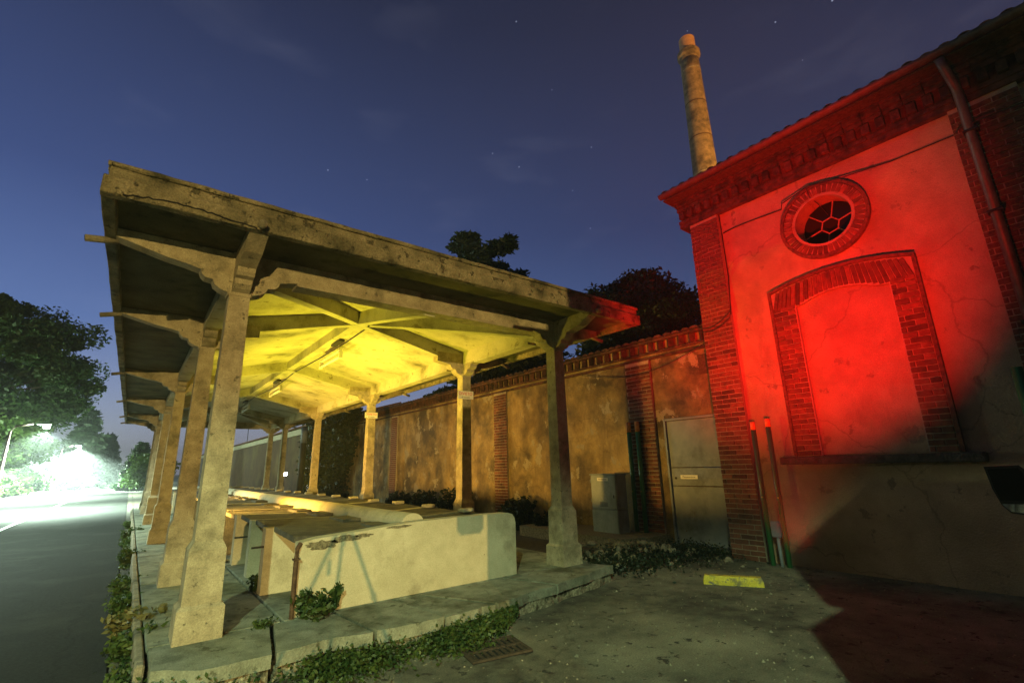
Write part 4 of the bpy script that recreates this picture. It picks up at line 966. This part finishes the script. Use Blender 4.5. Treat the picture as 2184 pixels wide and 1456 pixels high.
# weeds
def weed(lab, x, y, z, r, h, n, m=WEED, stems=10, leaf=.035, grp=None, name='weed_plant'):
    th = thing(name, lab, 'weed', (x, y, z), grp); t = B(); P = []
    for k in range(stems):
        a = random.random()*6.283; q = math.sqrt(random.random())*r; tip = Vector((x+math.cos(a)*q*1.1, y+math.sin(a)*q*1.1, z+h*random.uniform(.45, 1.05)))
        s0 = Vector((x+math.cos(a)*q*.5, y+math.sin(a)*q*.5, z-.01)); t.tube([s0, s0.lerp(tip, .5)+Vector((0, 0, .03)), tip], [.004, .003, .0015], 4)
        m_ = n//stems; u = rng.random(m_)[:, None]; u = .1+.9*u
        P.append(np.array(s0)*(1-u)+np.array(tip)*u+rng.normal(size=(m_, 3))*np.array([.028, .028, .016]))
    t.done('stem', m, th); pts = np.concatenate(P); pts[:, 2] = np.maximum(pts[:, 2], z+.005)
    leaves('leaf_mass', pts, leaf, m, th, 1.9, 1.0, kind='stuff')
G1 = 'weeds along the kerb'
p = pix(690, 1310, 2, .2)
weed('leafy green weed growing at the foot of the cream end wall', p.x, p.y+.02, .2, .28, .24, 1700, WEED, 26, .036)
p = pix(548, 1255, 2, .2); weed('small weed beside the first stall partition', p.x, p.y, .2, .12, .13, 420, WEED, 12, .03)
p = pix(560, 1335, 2, .2); weed('thin grass tuft in the slab joint near the first column', p.x, p.y, .2, .08, .05, 160, WEED, 12, .02)
kerbw = [(330, 1330, .22, .24, DRYW), (300, 1370, .2, .22, WEED), (275, 1250, .16, .2, WEED), (280, 1190, .18, .24, WEED), (270, 1290, .16, .18, WEED), (285, 1140, .22, .28, WEED), (279, 1118, .2, .2, WEED)]
for k, (a, b_, r_, h_, m_) in enumerate(kerbw):
    p = pix(a, b_, 2, .1)
    weed(['dry yellowish weed by the first column base', 'green weed at the platform corner', 'weed creeping over the kerb by the second column', 'weed on the kerb before the third column', 'low weed on the kerb between first and second column', 'weed on the kerb past the third column', 'bright lit weed on the kerb by the fourth column', 'bright lit weed on the kerb by the far columns'][k], min(p.x, .24), p.y, 0, r_, h_, 1100, m_, 22, .034, G1)
n = 9000; y = rng.uniform(4.3, 16, n); y = y[np.sin(y*4.1)+np.sin(y*1.7+1)+rng.normal(size=n)*.5 > .1]; n = len(y); x = .15+rng.normal(size=n)*.05+.03*np.sin(y*3); z = np.abs(rng.normal(size=n))*.05*(.4+.8*np.sin(y*2.3)**2)
o = leaves('ground_cover', np.stack([x, y, z+.005], 1), .026, WEED, None, 1.7, 1.0, kind='stuff'); o['label'] = 'low green weeds filling the gutter along the platform kerb'; o['category'] = 'weeds'
n = 20000; x = rng.uniform(.15, 3.3, n); x = x[np.sin(x*5.3)+np.sin(x*2.1+2)+rng.normal(size=n)*.6 > -.35]; n = len(x); fe = np.array([edge_y(float(v)) for v in x]); wd = np.where(x < 2.6, .22, .22*(3.3-x)/.7)
y = fe-np.abs(rng.normal(size=n))*wd*.75-.01; z = np.abs(rng.normal(size=n))*.035+.10*np.exp(-(fe-y)/.08)*rng.random(n)
o = leaves('ground_cover', np.stack([x, y, z+.004], 1), .024, WEED, None, 1.6, 1.0, kind='stuff'); o['label'] = 'thick green weeds growing under the broken front edge of the platform'; o['category'] = 'weeds'
n = 6000; x = rng.uniform(5.4, 8.0, n); y = 5.35-.35*(x-5.4)/2.6+rng.normal(size=n)*.35; z = np.abs(rng.normal(size=n))*.07
o = leaves('ground_cover', np.stack([x, y, z+.003], 1), .032, IVYM, None, 1.6, 1.0, kind='stuff'); o['label'] = 'dark low weeds among the rubble by the grey door'; o['category'] = 'weeds'
for k, (y, r_, h_) in enumerate(((9.6, .45, .75), (12.6, .5, .9), (14.6, .4, .8), (8.6, .35, .45), (16.6, .5, .7))):
    weed('dark weedy bush at the foot of the stained wall, ' + ['facing the second column', 'facing the third column', 'between the third and fourth columns', 'beside the cabinet plinth', 'facing the fourth column'][k], 7.6, y, 0, r_, h_, 2600, IVYM, 40, .06, 'weeds at the foot of the wall')

# ------------------------------------------------------------------ fence posts on the left
for k, (y, h) in enumerate(((40.5, 1.5), (49, 1.4), (57, 1.4), (66.5, 1.3), (76, 1.3))):
    x = -7.75; th = thing('fence_post', 'thin pale fence post along the far pavement, ' + ['first in the row', 'second in the row', 'third in the row', 'fourth in the row', 'last in the row'][k], 'fence post', (x, y, .02), 'fence posts along the pavement')
    t = B(); t.tube([(x, y, .02), (x, y, h+.25)], .035, 8); t.done('shaft', GREY, th); t = B(); t.lathe(x, y, [(.05, h+.25), (.05, h+.28), (.01, h+.32)], 8); t.done('finial', GREY, th)
t = B(); t.box(-7.78, -7.72, 40.5, 76, 1.02, 1.07); t.box(-7.78, -7.72, 40.5, 76, .45, .49); o = t.done('fence_rail', GREY); o['label'] = 'grey fence rails running behind the far pavement'; o['category'] = 'fence'

# ================================================================== TRIPOD AND VAN (beside and under the camera; their shadows and the mirror show)
tp = thing('camera_tripod', 'three legged camera tripod with a hanging remote at the viewpoint', 'tripod', (0, -.05, 0))
apex = Vector((0, -.06, 1.30))
for k, (dx, dy) in enumerate(((-.56, .10), (.06, .42), (.46, -.25))):
    foot = Vector((dx, -.06+dy, 0)); t = B(); t.tube([foot, foot.lerp(apex, .5), apex], [.012, .015, .017], 8)
    kn = foot.lerp(apex, .48); t.tube([kn-Vector((0, 0, .03)), kn+Vector((0, 0, .03))], .024, 8); t.done('leg', BLKP, tp)
t = B(); t.tube([(0, -.06, 1.05), (0, -.06, 1.40)], .016, 8); t.box(-.06, .06, -.16, .0, 1.40, 1.44, .01); t.done('head', BLKP, tp)
t = B(); t.tube([(-.10, -.08, 1.40), (-.12, -.08, .95)], .003, 5); t.box(-.135, -.105, -.095, -.065, .84, .96, .006); t.done('remote', BLKP, tp)
gh = thing('assumed_shade_building', 'plain plastered building assumed out of view behind the photographer, shading the back light', 'building', (4, -9, 0))  # assumed building out of view; its corner cuts off the back light
t = B(); t.box(.15, 7.7, -13, -5.35, -.02, 6.6); t.done('wall', PINK, gh)
t = B(); t.poly([(-.15, -13.3, 6.6), (8.0, -13.3, 6.6), (4.0, -13.3, 8.0)], (0, 8.2, 0)); t.done('roof', TILE, gh)
vn = thing('parked_van', 'parked high roof van with a black side mirror at the yard edge', 'van', (1.6, -2.6, 0))
VX0, VX1, VY = 1.45, 3.05, -.14
pr = [(VY-4.9, .35), (VY-4.95, .9), (VY-4.95, 2.45), (VY-4.85, 2.6), (VY-.10, 2.6), (VY-.02, 2.5), (VY, 1.3), (VY, .55), (VY-.08, .35)]
t = B(); t.poly([(VX0, y, z) for y, z in pr], (VX1-VX0, 0, 0)); t.bevel(.04, 2); t.done('body', VANP, vn)
t = B(); t.box(VX0+.12, VX1-.12, VY-.005, VY+.012, 1.35, 2.2, .01); t.done('windscreen', GLAS, vn)
for s, x in ((-1, VX0), (1, VX1)):
    for y in (VY-.95, VY-4.0):
        t = B(); t.tube([(x-s*.20, y, .33), (x+s*.02, y, .33)], .33, 20); o = t.done('wheel', RUBB, vn)
        t = B(); t.tube([(x+s*.005, y, .33), (x+s*.03, y, .33)], .2, 16); t.done('rim', GREY, o)
    t = B(); t.box(x-.006 if s < 0 else x-.01, x+.01 if s < 0 else x+.006, VY-1.2, VY-.25, 1.35, 2.1); t.done('side_window', GLAS, vn)
    t = B(); t.box((x-s*.35)-.12, (x-s*.35)+.12, VY-.01, VY+.015, .75, .95, .01); t.done('headlight', GLAS, vn)
t = B(); t.box(VX0+.35, VX1-.05, -4.6, -.16, 2.605, 3.30, .03); t.done('shadow_roof_box', VANP, vn)  # added box; its edges shape the van's shadow on the yard
t = B(); t.box(VX0-.46, VX0-.16, VY-.32, VY-.22, 1.04, 1.42, .03, 2); t.tube([(VX0+.02, VY-.27, 1.3), (VX0-.2, VY-.27, 1.3)], .02, 8); t.done('mirror_housing', BLKP, vn)  # assumed left mirror out of view; placed to step the shadow on the trough
mc = pix(2150, 1042, 0, 3.2)
t = B(); t.tube([(VX1-.02, VY-.1, 1.36), (3.30, .10, 1.36), (mc.x+.09, mc.y-.05, mc.z)], .018, 8); t.done('mirror_arm', BLKP, vn)
t = B()
sh = [(.055, .105), (-.062, .10), (-.052, .0), (-.035, -.07), (-.01, -.105), (.035, -.11), (.075, -.06), (.075, .08)]
# housing outline stands across the view; a real shell about 7 cm deep
vd = Vector((mc.x, mc.y, 0)).normalized(); vr = Vector((vd.y, -vd.x, 0))
out_ = [mc+vr*u+Vector((0, 0, v)) for u, v in sh]
t.poly([p-vd*.02 for p in out_], vd*.07); t.bevel(.008, 2); mh = t.done('mirror_housing', BLKP, vn)
t = B(); gg = [(.048, -.062), (-.032, -.066), (-.008, -.098), (.032, -.102), (.062, -.066)]
t.poly([mc+vr*u+Vector((0, 0, v))-vd*.024 for u, v in gg], vd*.003); t.done('wide_angle_glass', MIRR, mh)
t = B(); gg = [(.050, .092), (-.052, .088), (-.044, 0), (-.034, -.05), (.058, -.05), (.062, .07)]
t.poly([mc+vr*u+Vector((0, 0, v))-vd*.024 for u, v in gg], vd*.003); t.done('mirror_glass', GLAS, mh)
print('bricks on building', nbr, 'wall', nb, 'objects', len(bpy.data.objects))

# ------------------------------------------------------------------ thin haze added to spread a glow round the lamps
t = B(); t.box(-399, 399, -199, 899, -1.1, 34)
hz = t.done('haze', DARK, kind='stuff'); hz['label'] = 'thin haze added for the glow round the lamps'; hz['category'] = 'haze'
hm = bpy.data.materials.new('haze_air'); hm.use_nodes = True; hn = hm.node_tree; hn.nodes.clear()
ho = hn.nodes.new('ShaderNodeOutputMaterial'); hv = hn.nodes.new('ShaderNodeVolumePrincipled'); hv.inputs['Density'].default_value = .0012; hv.inputs['Color'].default_value = (.85, .9, .92, 1)
hn.links.new(hv.outputs[0], ho.inputs['Volume']); hz.data.materials.clear(); hz.data.materials.append(hm)
